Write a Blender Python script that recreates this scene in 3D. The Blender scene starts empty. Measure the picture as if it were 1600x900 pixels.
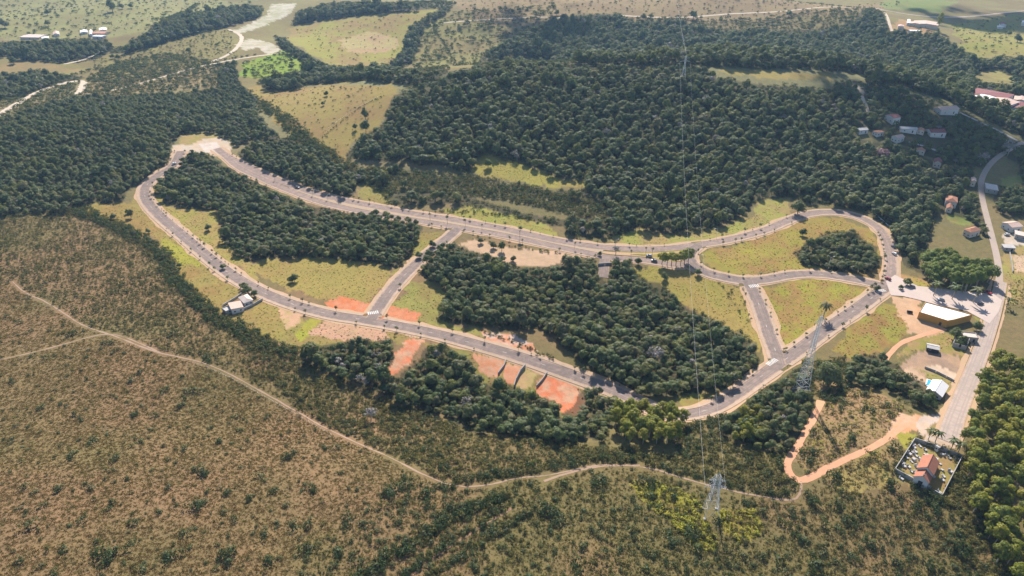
import bpy, math, random
import numpy as np
R = math.radians
random.seed(7)
rng = np.random.default_rng(11)
scene = bpy.context.scene
COL = scene.collection

# ------------------------------------------------------------------ camera, sky, sun, exposure
CAM_H, PITCH, FOC = 220.0, R(31.0), 1066.7
cam_d = bpy.data.cameras.new('camera')
cam = bpy.data.objects.new('camera', cam_d)
COL.objects.link(cam)
cam.location = (0, 0, CAM_H)
cam.rotation_euler = (math.pi / 2 - PITCH, 0, 0)
cam_d.sensor_width = 36.0
cam_d.lens = 24.0
cam_d.clip_start = 1.0
cam_d.clip_end = 20000.0
scene.camera = cam

SUN_EL, SUN_AZ = R(40.0), R(2.0)
world = bpy.data.worlds.new('World')
scene.world = world
world.use_nodes = True
wn = world.node_tree
bg = wn.nodes['Background']
sky = wn.nodes.new('ShaderNodeTexSky')
sky.sky_type = 'NISHITA'
sky.sun_disc = False
sky.sun_elevation = SUN_EL
sky.sun_rotation = SUN_AZ
sky.altitude = 900
wn.links.new(sky.outputs[0], bg.inputs[0])
bg.inputs[1].default_value = 0.10

sun_d = bpy.data.lights.new('sun', 'SUN')
sun_d.energy = 5.0
sun_d.angle = R(0.5)
sun_d.color = (1.0, 0.92, 0.82)
sun = bpy.data.objects.new('sun', sun_d)
COL.objects.link(sun)
sun.location = (0, 400, 600)
sun.rotation_euler = (-(math.pi / 2 - SUN_EL), 0, -SUN_AZ)

scene.view_settings.view_transform = 'Standard'
scene.view_settings.look = 'None'
scene.view_settings.exposure = 0.95
scene.view_settings.gamma = 1.0
HAZE = .00007
scene.cycles.max_bounces = 5
scene.cycles.diffuse_bounces = 2
scene.cycles.glossy_bounces = 2
scene.cycles.transmission_bounces = 3
scene.cycles.volume_bounces = 0
scene.cycles.transparent_max_bounces = 6

# ------------------------------------------------------------------ terrain height and pixel -> ground
def h(x, y):
    x = np.asarray(x, float); y = np.asarray(y, float)
    z = np.zeros(np.broadcast(x, y).shape)
    # wooded hill in the middle distance
    sy = np.where(y < 745, 175.0, 105.0)
    z = z + 54 * np.exp(-(((x - 150) / 330) ** 4)) * np.exp(-((y - 745) / sy) ** 2)
    # second rise behind it
    z = z + 34 * np.exp(-((x - 180) / 520) ** 2 - ((y - 1330) / 190) ** 2)
    # low spur on the far left
    z = z + 16 * np.exp(-((x + 430) / 180) ** 2 - ((y - 640) / 130) ** 2)
    # open hillside near the camera
    z = z + 15 * np.exp(-((x + 190) / 150) ** 2 - ((y - 130) / 110) ** 2)
    # ravine under the houses and hollow in the central wood
    z = z - 7 * np.exp(-((x - 0) / 150) ** 2 - ((y - 262 - 0.10 * (x - 0)) / 32) ** 2)
    z = z - 7 * np.exp(-((x - 85) / 75) ** 2 - ((y - 335) / 45) ** 2)
    z = z + 7 * np.exp(-((x - 175) / 60) ** 2 - ((y - 215) / 55) ** 2)
    far = np.clip((y - 500) / 700, 0, 1)
    z = z + (0.8 + 5 * far) * (np.sin(x / 61 + 1.3) * np.sin(y / 73 + 0.4) + 0.6 * np.sin((x + y) / 97 + 2))
    return z

CP, SP = math.cos(PITCH), math.sin(PITCH)
def at(u, v, lift=0.0):
    """the point of the land (plus lift metres) seen at photograph pixel u, v (1600 x 900)"""
    dx, dy = (u - 800) / FOC, (450 - v) / FOC
    d = np.array([dx, CP + dy * SP, -SP + dy * CP])
    if d[2] > -0.04: d[2] = -0.04
    t0, t1 = (CAM_H - 75) / -d[2], (CAM_H + 20) / -d[2]
    t = np.linspace(t0, t1, 500)
    g = CAM_H + t * d[2] - h(t * d[0], t * d[1]) - lift
    i = int(np.argmax(g <= 0)) if (g <= 0).any() else len(t) - 1
    a, b = t[max(i - 1, 0)], t[i]
    for _ in range(18):
        m = (a + b) / 2
        if CAM_H + m * d[2] - h(m * d[0], m * d[1]) - lift > 0: a = m
        else: b = m
    p = b * d
    return np.array([p[0], p[1], CAM_H + p[2]])

def gpt(u, v, lift=0.0):
    """ground point below what is seen at u, v when that is lift metres up"""
    p = at(u, v, lift)
    return np.array([p[0], p[1], float(h(p[0], p[1]))])

def pix(x, y, z):
    zz = z - CAM_H
    dep = y * CP - zz * SP
    up = y * SP + zz * CP
    dep = np.maximum(dep, 1e-3)
    return 800 + FOC * x / dep, 450 - FOC * up / dep

def wpoly(px):
    return np.array([at(u, v)[:2] for u, v in px])

def inpoly(x, y, poly):
    res = np.zeros(x.shape, bool)
    x0, y0 = poly.min(0); x1, y1 = poly.max(0)
    m = np.nonzero((x >= x0) & (x <= x1) & (y >= y0) & (y <= y1))[0]
    if len(m) == 0: return res
    xs, ys = x[m], y[m]
    c = np.zeros(len(m), bool)
    n = len(poly)
    for i in range(n):
        ax, ay = poly[i]; bx, by = poly[(i + 1) % n]
        if ay == by: continue
        k = ((ay > ys) != (by > ys)) & (xs < (bx - ax) * (ys - ay) / (by - ay) + ax)
        c ^= k
    res[m] = c
    return res

def vnoise(x, y, s, seed=0):
    x = x / s + seed * 17.3; y = y / s - seed * 9.1
    xi = np.floor(x).astype(np.int64); yi = np.floor(y).astype(np.int64)
    fx = x - xi; fy = y - yi
    fx = fx * fx * (3 - 2 * fx); fy = fy * fy * (3 - 2 * fy)
    def hh(a, b):
        n = (a * 374761393 + b * 668265263 + seed * 144665) & 0x7fffffff
        n = ((n ^ (n >> 13)) * 1274126177) & 0x7fffffff
        return ((n ^ (n >> 16)) & 0xffff) / 65535.0
    return (hh(xi, yi) * (1 - fx) + hh(xi + 1, yi) * fx) * (1 - fy) + (hh(xi, yi + 1) * (1 - fx) + hh(xi + 1, yi + 1) * fx) * fy

# ------------------------------------------------------------------ object helpers
def tag(o, label=None, cat=None, group=None, kind=None):
    if label: o['label'] = label
    if cat: o['category'] = cat
    if group: o['group'] = group
    if kind: o['kind'] = kind
    return o

def empty(name, loc, rz=0.0, label=None, cat=None, group=None):
    o = bpy.data.objects.new(name, None)
    o.empty_display_size = 0.5
    COL.objects.link(o)
    o.location = [float(c) for c in loc]; o.rotation_euler = (0, 0, rz)
    return tag(o, label, cat, group)

def link(name, me, parent=None, loc=None, rz=0.0, scale=None):
    o = bpy.data.objects.new(name, me)
    COL.objects.link(o)
    if parent is not None: o.parent = parent
    if loc is not None: o.location = [float(c) for c in loc]
    o.rotation_euler = (0, 0, rz)
    if scale is not None: o.scale = (scale,) * 3 if not hasattr(scale, '__len__') else scale
    return o

class MB:
    """collects faces, builds ONE mesh"""
    def __init__(s): s.v = []; s.f = []; s.m = []; s.cm = 0
    def mat(s, i): s.cm = i; return s
    def add(s, vs, fs):
        b = len(s.v); s.v.extend([tuple(map(float, p)) for p in vs])
        for f in fs: s.f.append([b + i for i in f]); s.m.append(s.cm)
        return s
    def box(s, x0, y0, z0, x1, y1, z1):
        return s.add([(x0, y0, z0), (x1, y0, z0), (x1, y1, z0), (x0, y1, z0), (x0, y0, z1), (x1, y0, z1), (x1, y1, z1), (x0, y1, z1)],
                     [(3, 2, 1, 0), (4, 5, 6, 7), (0, 1, 5, 4), (1, 2, 6, 5), (2, 3, 7, 6), (3, 0, 4, 7)])
    def tube(s, a, b, ra, rb, n=6, cap=True):
        a = np.array(a, float); b = np.array(b, float); d = b - a; L = np.linalg.norm(d)
        if L < 1e-6: return s
        d /= L
        t = np.array([0, 0, 1.0]) if abs(d[2]) < .9 else np.array([1.0, 0, 0])
        e = np.cross(d, t); e /= np.linalg.norm(e); g = np.cross(d, e)
        vs = []
        for k in range(n):
            w = 2 * math.pi * k / n
            vs.append(a + (e * math.cos(w) + g * math.sin(w)) * ra)
        for k in range(n):
            w = 2 * math.pi * k / n
            vs.append(b + (e * math.cos(w) + g * math.sin(w)) * rb)
        fs = [(k, n + k, n + (k + 1) % n, (k + 1) % n) for k in range(n)]
        if cap: fs += [tuple(range(n)), tuple(range(2 * n - 1, n - 1, -1))]
        return s.add(vs, fs)
    def prism(s, poly, z0, z1, top=True, bottom=True):
        """poly: list of (x, y), or z0/z1 lists per corner"""
        n = len(poly)
        z0 = z0 if hasattr(z0, '__len__') else [z0] * n
        z1 = z1 if hasattr(z1, '__len__') else [z1] * n
        vs = [(p[0], p[1], z0[i]) for i, p in enumerate(poly)] + [(p[0], p[1], z1[i]) for i, p in enumerate(poly)]
        fs = [(k, (k + 1) % n, n + (k + 1) % n, n + k) for k in range(n)]
        if top: fs.append(tuple(range(n, 2 * n)))
        if bottom: fs.append(tuple(range(n - 1, -1, -1)))
        return s.add(vs, fs)
    def mesh(s, name, mats):
        me = bpy.data.meshes.new(name)
        me.from_pydata(s.v, [], s.f)
        for m in (mats if isinstance(mats, (list, tuple)) else [mats]): me.materials.append(m)
        me.polygons.foreach_set('material_index', s.m)
        me.validate(); me.update()
        return me
    def build(s, name, mats, parent=None, loc=None, rz=0.0):
        return link(name, s.mesh(name, mats), parent, loc, rz)

def fast_mesh(name, verts, quads, mats, nsides=4):
    me = bpy.data.meshes.new(name)
    verts = np.asarray(verts, np.float32); quads = np.asarray(quads, np.int32)
    me.vertices.add(len(verts)); me.vertices.foreach_set('co', verts.ravel())
    me.loops.add(quads.size); me.loops.foreach_set('vertex_index', quads.ravel())
    me.polygons.add(len(quads))
    me.polygons.foreach_set('loop_start', np.arange(0, quads.size, nsides, dtype=np.int32))
    me.polygons.foreach_set('loop_total', np.full(len(quads), nsides, np.int32))
    for m in (mats if isinstance(mats, (list, tuple)) else [mats]): me.materials.append(m)
    me.update(calc_edges=True)
    return me

# ------------------------------------------------------------------ materials
def mat(name):
    m = bpy.data.materials.new(name); m.use_nodes = True
    nt = m.node_tree
    return m, nt, nt.nodes['Principled BSDF']

def N(nt, t, **kw):
    n = nt.nodes.new(t)
    for k, v in kw.items():
        if k.startswith('i_'):
            key = k[2:]; key = int(key) if key.isdigit() else key
            n.inputs[key].default_value = v
        else: setattr(n, k, v)
    return n

def mixc(nt, fac, a, b, mode='MIX'):
    n = nt.nodes.new('ShaderNodeMix'); n.data_type = 'RGBA'; n.blend_type = mode
    for s, val in ((n.inputs[0], fac), (n.inputs[6], a), (n.inputs[7], b)):
        if hasattr(val, 'is_output') or hasattr(val, 'links'): nt.links.new(val, s)
        elif isinstance(val, (int, float)): s.default_value = val
        else: s.default_value = (*val, 1)
    return n.outputs[2]

def ramp(nt, src, a, b):
    n = nt.nodes.new('ShaderNodeMapRange'); n.inputs[1].default_value = a; n.inputs[2].default_value = b
    n.clamp = True
    nt.links.new(src, n.inputs[0]); return n.outputs[0]

def noise(nt, scale, detail=4, rough=.6, src=None, dist=0.0):
    n = nt.nodes.new('ShaderNodeTexNoise'); n.inputs['Scale'].default_value = scale
    n.inputs['Detail'].default_value = detail; n.inputs['Roughness'].default_value = rough
    n.inputs['Distortion'].default_value = dist
    if src is not None: nt.links.new(src, n.inputs['Vector'])
    return n.outputs[0]

def geo(nt):
    return nt.nodes.new('ShaderNodeNewGeometry').outputs['Position']

def weathered(name, c, c2=None, scale=0.6, rough=.85, amt=.5, spec=.2):
    """a painted, cast or laid surface with blotches and grain in world space"""
    m, nt, b = mat(name)
    c2 = c2 or tuple(k * .6 for k in c)
    P = geo(nt)
    f1 = ramp(nt, noise(nt, scale, 5, .65, P), .38, .68)
    f2 = ramp(nt, noise(nt, scale * 9, 3, .6, P), .3, .75)
    c_ = mixc(nt, f1, c, tuple(c[i] * (1 - amt) + c2[i] * amt for i in range(3)))
    c_ = mixc(nt, f2, c_, tuple(c[i] * (1 - amt * .5) + c2[i] * amt * .5 for i in range(3)))
    nt.links.new(c_, b.inputs['Base Color'])
    b.inputs['Roughness'].default_value = rough
    b.inputs['Specular IOR Level'].default_value = spec
    return m

def foliage(name, stops, trans=.22, scale=.5, shine=.25):
    """leaf material: colour chosen per plant, broken up over the crown"""
    m = bpy.data.materials.new(name); m.use_nodes = True
    nt = m.node_tree; nt.nodes.clear()
    out = nt.nodes.new('ShaderNodeOutputMaterial')
    oi = nt.nodes.new('ShaderNodeObjectInfo')
    cr = nt.nodes.new('ShaderNodeValToRGB')
    cr.color_ramp.elements[0].position = 0; cr.color_ramp.elements[0].color = (*stops[0], 1)
    cr.color_ramp.elements[1].position = 1; cr.color_ramp.elements[1].color = (*stops[-1], 1)
    for i, s in enumerate(stops[1:-1]):
        e = cr.color_ramp.elements.new((i + 1) / (len(stops) - 1)); e.color = (*s, 1)
    nt.links.new(oi.outputs['Random'], cr.inputs[0])
    P = geo(nt)
    f = ramp(nt, noise(nt, scale, 3, .6, P), .3, .7)
    hsv = nt.nodes.new('ShaderNodeHueSaturation')
    nt.links.new(cr.outputs[0], hsv.inputs['Color'])
    mr = nt.nodes.new('ShaderNodeMapRange'); nt.links.new(f, mr.inputs[0])
    mr.inputs[3].default_value = .65; mr.inputs[4].default_value = 1.4
    nt.links.new(mr.outputs[0], hsv.inputs['Value'])
    d = nt.nodes.new('ShaderNodeBsdfDiffuse'); t = nt.nodes.new('ShaderNodeBsdfTranslucent')
    nt.links.new(hsv.outputs[0], d.inputs[0])
    warm = mixc(nt, .5, hsv.outputs[0], (.16, .2, .03))
    nt.links.new(warm, t.inputs[0])
    mx = nt.nodes.new('ShaderNodeMixShader'); mx.inputs[0].default_value = trans
    nt.links.new(d.outputs[0], mx.inputs[1]); nt.links.new(t.outputs[0], mx.inputs[2])
    g = nt.nodes.new('ShaderNodeBsdfGlossy'); g.inputs['Roughness'].default_value = .5
    g.inputs[0].default_value = (.8, .85, .9, 1)
    mx2 = nt.nodes.new('ShaderNodeMixShader'); mx2.inputs[0].default_value = shine * .12
    nt.links.new(mx.outputs[0], mx2.inputs[1]); nt.links.new(g.outputs[0], mx2.inputs[2])
    nt.links.new(mx2.outputs[0], out.inputs[0])
    return m

M = {}
def road_mat(name, c, c2, dust):
    """worn asphalt: tyre-darkened lanes and dust washed in from the edges (across runs -1..1 over the carriageway)"""
    m, nt, b = mat(name); P = geo(nt)
    at_ = nt.nodes.new('ShaderNodeAttribute'); at_.attribute_name = 'across'
    def mt(op, a, b_=None):
        q = nt.nodes.new('ShaderNodeMath'); q.operation = op
        for s, v in zip(q.inputs, (a, b_)):
            if v is None: continue
            if isinstance(v, (int, float)): s.default_value = v
            else: nt.links.new(v, s)
        return q.outputs[0]
    ab = mt('ABSOLUTE', at_.outputs['Fac'])
    n1 = noise(nt, .16, 6, .68, P, 1.5); n2 = noise(nt, 1.3, 4, .6, P)
    c_ = mixc(nt, ramp(nt, n1, .40, .62), c, c2)
    lane = ramp(nt, mt('ABSOLUTE', mt('SUBTRACT', mt('ABSOLUTE', mt('SUBTRACT', ab, .5)), .17)), .13, .02)
    c_ = mixc(nt, mt('MULTIPLY', lane, mt('MULTIPLY', ramp(nt, n1, .3, .7), .55)), c_, tuple(k * .62 for k in c))
    edge = ramp(nt, mt('ADD', ab, mt('MULTIPLY', mt('SUBTRACT', n1, .5), 1.3)), .80, 1.12)
    c_ = mixc(nt, mt('MULTIPLY', edge, .8), c_, dust)
    c_ = mixc(nt, mt('MULTIPLY', ramp(nt, n2, .35, .7), .25), c_, c2)
    nt.links.new(c_, b.inputs['Base Color']); b.inputs['Roughness'].default_value = .92; b.inputs['Specular IOR Level'].default_value = .1
    return m
M['asphalt'] = road_mat('asphalt', (.16, .126, .112), (.25, .19, .16), (.38, .26, .19))
M['dusty_asphalt'] = road_mat('dusty_asphalt', (.195, .15, .13), (.30, .22, .18), (.40, .275, .20))
M['old_asphalt'] = road_mat('old_asphalt', (.29, .235, .205), (.38, .30, .25), (.42, .31, .235))
M['dusty_road'] = weathered('dusty_road', (.36, .28, .23), (.27, .22, .18), .2, .95, .8)
M['verge'] = weathered('dirt_verge', (.42, .26, .17), (.34, .25, .13), .4, .95, .9)
M['shaded_red_trail'] = weathered('shaded_red_trail', (.26, .15, .10), (.20, .13, .08), .5, .95, .8)  # reddish-brown earth, its colour darkened for the shade of the hedges beside it
M['pavement'] = weathered('pavement', (.42, .30, .235), (.27, .20, .11), .22, .95, .9)
M['kerb'] = weathered('kerb', (.50, .42, .37), (.4, .3, .25), .5, .9, .6)
M['median'] = weathered('median', (.36, .25, .185), (.32, .26, .15), .25, .95, .9)
M['paint'] = weathered('road_paint', (.72, .70, .66), (.4, .38, .35), .7, .7, .6)
M['track'] = weathered('track', (.52, .28, .165), (.42, .215, .12), .35, .95, .8)
M['trail'] = weathered('trail', (.30, .21, .145), (.24, .16, .105), .4, .95, .8)
M['sand_track'] = weathered('sand_track', (.48, .40, .31), (.36, .29, .21), .1, .95, .8)
M['plaza'] = weathered('plaza', (.40, .32, .28), (.48, .39, .33), .12, .9, .8)
M['white'] = weathered('white_paint', (.60, .57, .53), (.55, .5, .45), .5, .6, .5)
M['cream'] = weathered('cream_plaster', (.62, .52, .42), (.45, .35, .27), .5, .8, .5)
M['ochre'] = weathered('ochre_plaster', (.50, .27, .06), (.36, .18, .05), .4, .8, .5)
M['roof_white'] = weathered('white_roof', (.70, .68, .66), (.6, .55, .5), .25, .5, .4)
M['metal_roof'] = weathered('metal_roof', (.44, .42, .40), (.27, .24, .22), .6, .6, .7)
M['concrete'] = weathered('concrete', (.38, .36, .33), (.22, .2, .18), .7, .9, .7)
M['dark'] = weathered('dark_paint', (.03, .03, .035), (.06, .05, .05), 1, .6, .5)
M['steel'] = weathered('galvanised_steel', (.72, .70, .67), (.55, .53, .5), 1.5, .5, .6, .5)
M['bark'] = weathered('bark', (.16, .115, .085), (.08, .06, .05), 2, .95, .8)
M['pale_bark'] = weathered('pale_bark', (.38, .33, .27), (.2, .16, .13), 2, .95, .8)
M['stone'] = weathered('tomb_stone', (.40, .38, .36), (.38, .36, .35), 1.2, .7, .7)
M['glass'], _nt, _b = mat('window_glass')
_b.inputs['Base Color'].default_value = (.02, .03, .04, 1); _b.inputs['Roughness'].default_value = .1
M['water'], _nt, _b = mat('pool_water')
_b.inputs['Base Color'].default_value = (.04, .35, .55, 1); _b.inputs['Roughness'].default_value = .05
M['rubber'], _nt, _b = mat('rubber')
_b.inputs['Base Color'].default_value = (.02, .02, .02, 1); _b.inputs['Roughness'].default_value = .8

def tile_mat(name, c, c2):
    m, nt, b = mat(name)
    tc = nt.nodes.new('ShaderNodeTexCoord')
    w = nt.nodes.new('ShaderNodeTexWave'); w.inputs['Scale'].default_value = 1.6; w.inputs['Distortion'].default_value = .6
    nt.links.new(tc.outputs['Object'], w.inputs['Vector'])
    P = geo(nt)
    f = ramp(nt, noise(nt, .7, 5, .65, P), .3, .7)
    c_ = mixc(nt, f, c, c2)
    c_ = mixc(nt, ramp(nt, w.outputs[1], .2, 1.6), c_, tuple(k * .55 for k in c2))
    nt.links.new(c_, b.inputs['Base Color']); b.inputs['Roughness'].default_value = .85
    bp = nt.nodes.new('ShaderNodeBump'); bp.inputs['Strength'].default_value = .5; bp.inputs['Distance'].default_value = .08
    nt.links.new(w.outputs[1], bp.inputs['Height']); nt.links.new(bp.outputs[0], b.inputs['Normal'])
    return m
M['terracotta'] = tile_mat('terracotta_tile', (.46, .17, .09), (.36, .14, .085))
M['orange_tile'] = tile_mat('orange_tile', (.52, .23, .12), (.40, .17, .10))
M['maroon_tile'] = tile_mat('maroon_tile', (.24, .055, .05), (.17, .05, .05))
M['pink_tile'] = tile_mat('faded_tile', (.58, .43, .36), (.50, .33, .26))
M['pale_tile'] = tile_mat('bleached_tile', (.62, .53, .47), (.56, .44, .37))

def car_paint(name, c):
    m, nt, b = mat(name)
    P = geo(nt)
    nt.links.new(mixc(nt, ramp(nt, noise(nt, 2, 3, .6, P), .4, .8), c, tuple(k * .75 + .03 for k in c)), b.inputs['Base Color'])
    b.inputs['Roughness'].default_value = .3; b.inputs['Coat Weight'].default_value = .4
    return m

# ------------------------------------------------------------------ outlines of the land cover, traced on the photograph
# woods: outline, tree spacing, size range, kind mix
WOODS = {
 'west': [(-60,205),(0,186),(58,165),(125,150),(212,147),(287,145),(340,136),(345,100),(368,98),(374,130),(400,150),(402,178),(420,200),(440,215),(395,218),(372,230),(362,218),(335,208),(300,206),(280,212),(266,232),(276,244),(262,257),(240,270),(222,286),(195,300),(192,314),(165,318),(140,316),(118,326),(95,336),(60,332),(0,338),(-60,345)],
 'slope': [(372,240),(395,222),(430,215),(460,218),(500,236),(520,250),(548,268),(600,262),(640,250),(600,285),(608,300),(590,292),(560,282),(556,303),(540,308),(500,300),(470,288),(440,275),(405,262),(385,252)],
 'loop': [(288,240),(276,262),(248,278),(241,294),(255,314),(290,326),(338,326),(346,345),(345,375),(365,395),(390,409),(430,402),(480,401),(540,405),(590,412),(622,420),(636,404),(650,385),(657,362),(654,343),(640,334),(600,330),(545,331),(495,323),(450,308),(400,286),(368,268),(340,252),(315,238)],
 'central': [(665,390),(700,372),(716,384),(770,402),(800,416),(850,418),(895,408),(922,402),(934,418),(938,438),(945,440),(955,425),(962,398),(985,405),(992,430),(1012,440),(1050,456),(1065,475),(1090,488),(1118,500),(1130,513),(1163,520),(1183,545),(1188,563),(1172,588),(1160,604),(1100,612),(1060,618),(1010,620),(960,602),(920,576),(885,545),(868,528),(840,515),(790,518),(760,508),(718,505),(690,500),(684,480),(700,456),(690,445),(664,435),(660,412)],
 'hill': [(540,243),(560,215),(598,195),(612,152),(650,135),(700,120),(750,103),(800,93),(860,96),(905,103),(1000,105),(1060,103),(1112,110),(1120,122),(1200,134),(1298,140),(1306,128),(1340,126),(1344,150),(1360,190),(1330,205),(1360,222),(1420,232),(1480,262),(1520,262),(1526,300),(1500,340),(1465,330),(1460,355),(1445,385),(1440,410),(1438,430),(1410,412),(1396,380),(1385,352),(1350,332),(1310,322),(1262,318),(1228,306),(1185,312),(1168,332),(1130,352),(1070,362),(1035,366),(1000,358),(962,368),(940,374),(900,368),(870,352),(830,345),(790,335),(745,322),(700,318),(650,322),(610,318),(600,306),(650,298),(700,298),(745,310),(800,330),(870,342),(940,338),(960,330),(940,316),(872,310),(868,298),(918,296),(914,284),(872,278),(832,260),(786,247),(755,238),(740,258),(732,270),(700,262),(650,256),(600,252),(560,250)],
 'valley': [(700,98),(742,100),(770,76),(822,46),(880,27),(962,22),(1000,36),(1060,32),(1130,50),(1180,46),(1260,50),(1335,34),(1360,12),(1378,20),(1388,46),(1420,52),(1470,55),(1500,78),(1535,92),(1600,88),(1680,92),(1680,130),(1600,128),(1560,108),(1520,112),(1530,128),(1600,135),(1680,140),(1680,240),(1600,215),(1555,195),(1500,165),(1440,145),(1400,130),(1352,140),(1352,116),(1300,112),(1200,108),(1125,106),(1060,101),(1000,103),(905,101),(860,94),(800,90),(750,100)],
 'village': [(1352,140),(1400,132),(1440,148),(1500,172),(1560,205),(1600,232),(1680,260),(1680,330),(1600,330),(1570,320),(1562,290),(1600,300),(1590,255),(1560,240),(1535,262),(1480,258),(1420,230),(1360,215),(1335,202),(1355,190)],
 'teardrop': [(1240,402),(1258,382),(1280,370),(1305,362),(1345,370),(1370,388),(1374,412),(1352,428),(1300,422),(1255,414)],
 'riverside': [(-40,68),(0,66),(40,64),(130,61),(165,61),(178,77),(150,92),(112,99),(62,97),(20,92),(0,88),(-40,90)],
 'belt': [(168,84),(228,52),(278,22),(350,12),(400,9),(412,14),(405,28),(352,44),(300,56),(250,70),(205,84)],
 'far': [(455,40),(466,18),(520,4),(620,4),(708,2),(690,12),(640,18),(560,25),(500,32)],
 'hedge': [(645,96),(622,108),(602,106),(632,72),(640,40),(668,28),(700,6),(716,4),(690,26),(664,42),(652,70)],
 'middle': [(425,56),(448,60),(455,68),(482,86),(520,104),(590,104),(622,108),(660,108),(700,112),(752,104),(700,120),(650,134),(600,130),(540,128),(480,132),(470,140),(425,144),(404,130),(420,120),(480,110),(470,96),(440,76)],
 'left': [(-40,118),(0,116),(60,110),(135,121),(75,138),(42,150),(0,156),(-40,160)],
 'ravine': [(470,548),(520,540),(560,532),(613,530),(616,560),(606,588),(630,592),(642,575),(658,560),(674,540),(702,546),(736,562),(742,590),(770,604),(790,598),(820,618),(868,630),(882,652),(920,664),(912,692),(860,692),(800,680),(745,676),(690,650),(640,640),(600,615),(552,600),(505,580),(468,566)],
 'pylon': [(1130,655),(1165,630),(1205,600),(1230,588),(1252,572),(1262,590),(1272,610),(1270,640),(1250,685),(1232,705),(1190,704),(1150,690),(1125,682)],
 'hedgerow': [(1322,566),(1345,552),(1382,556),(1420,588),(1450,600),(1468,630),(1460,640),(1430,640),(1395,615),(1350,605),(1325,600)],
 'street': [(1552,300),(1570,292),(1600,288),(1680,285),(1680,350),(1610,342),(1600,340),(1568,338),(1556,325)],
 'lane': [(1498,300),(1526,296),(1536,330),(1548,372),(1530,366),(1520,350),(1500,338),(1490,325)],
 'roadside': [(885,648),(915,600),(950,612),(985,628),(965,655),(940,690),(905,680)],
}
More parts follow.
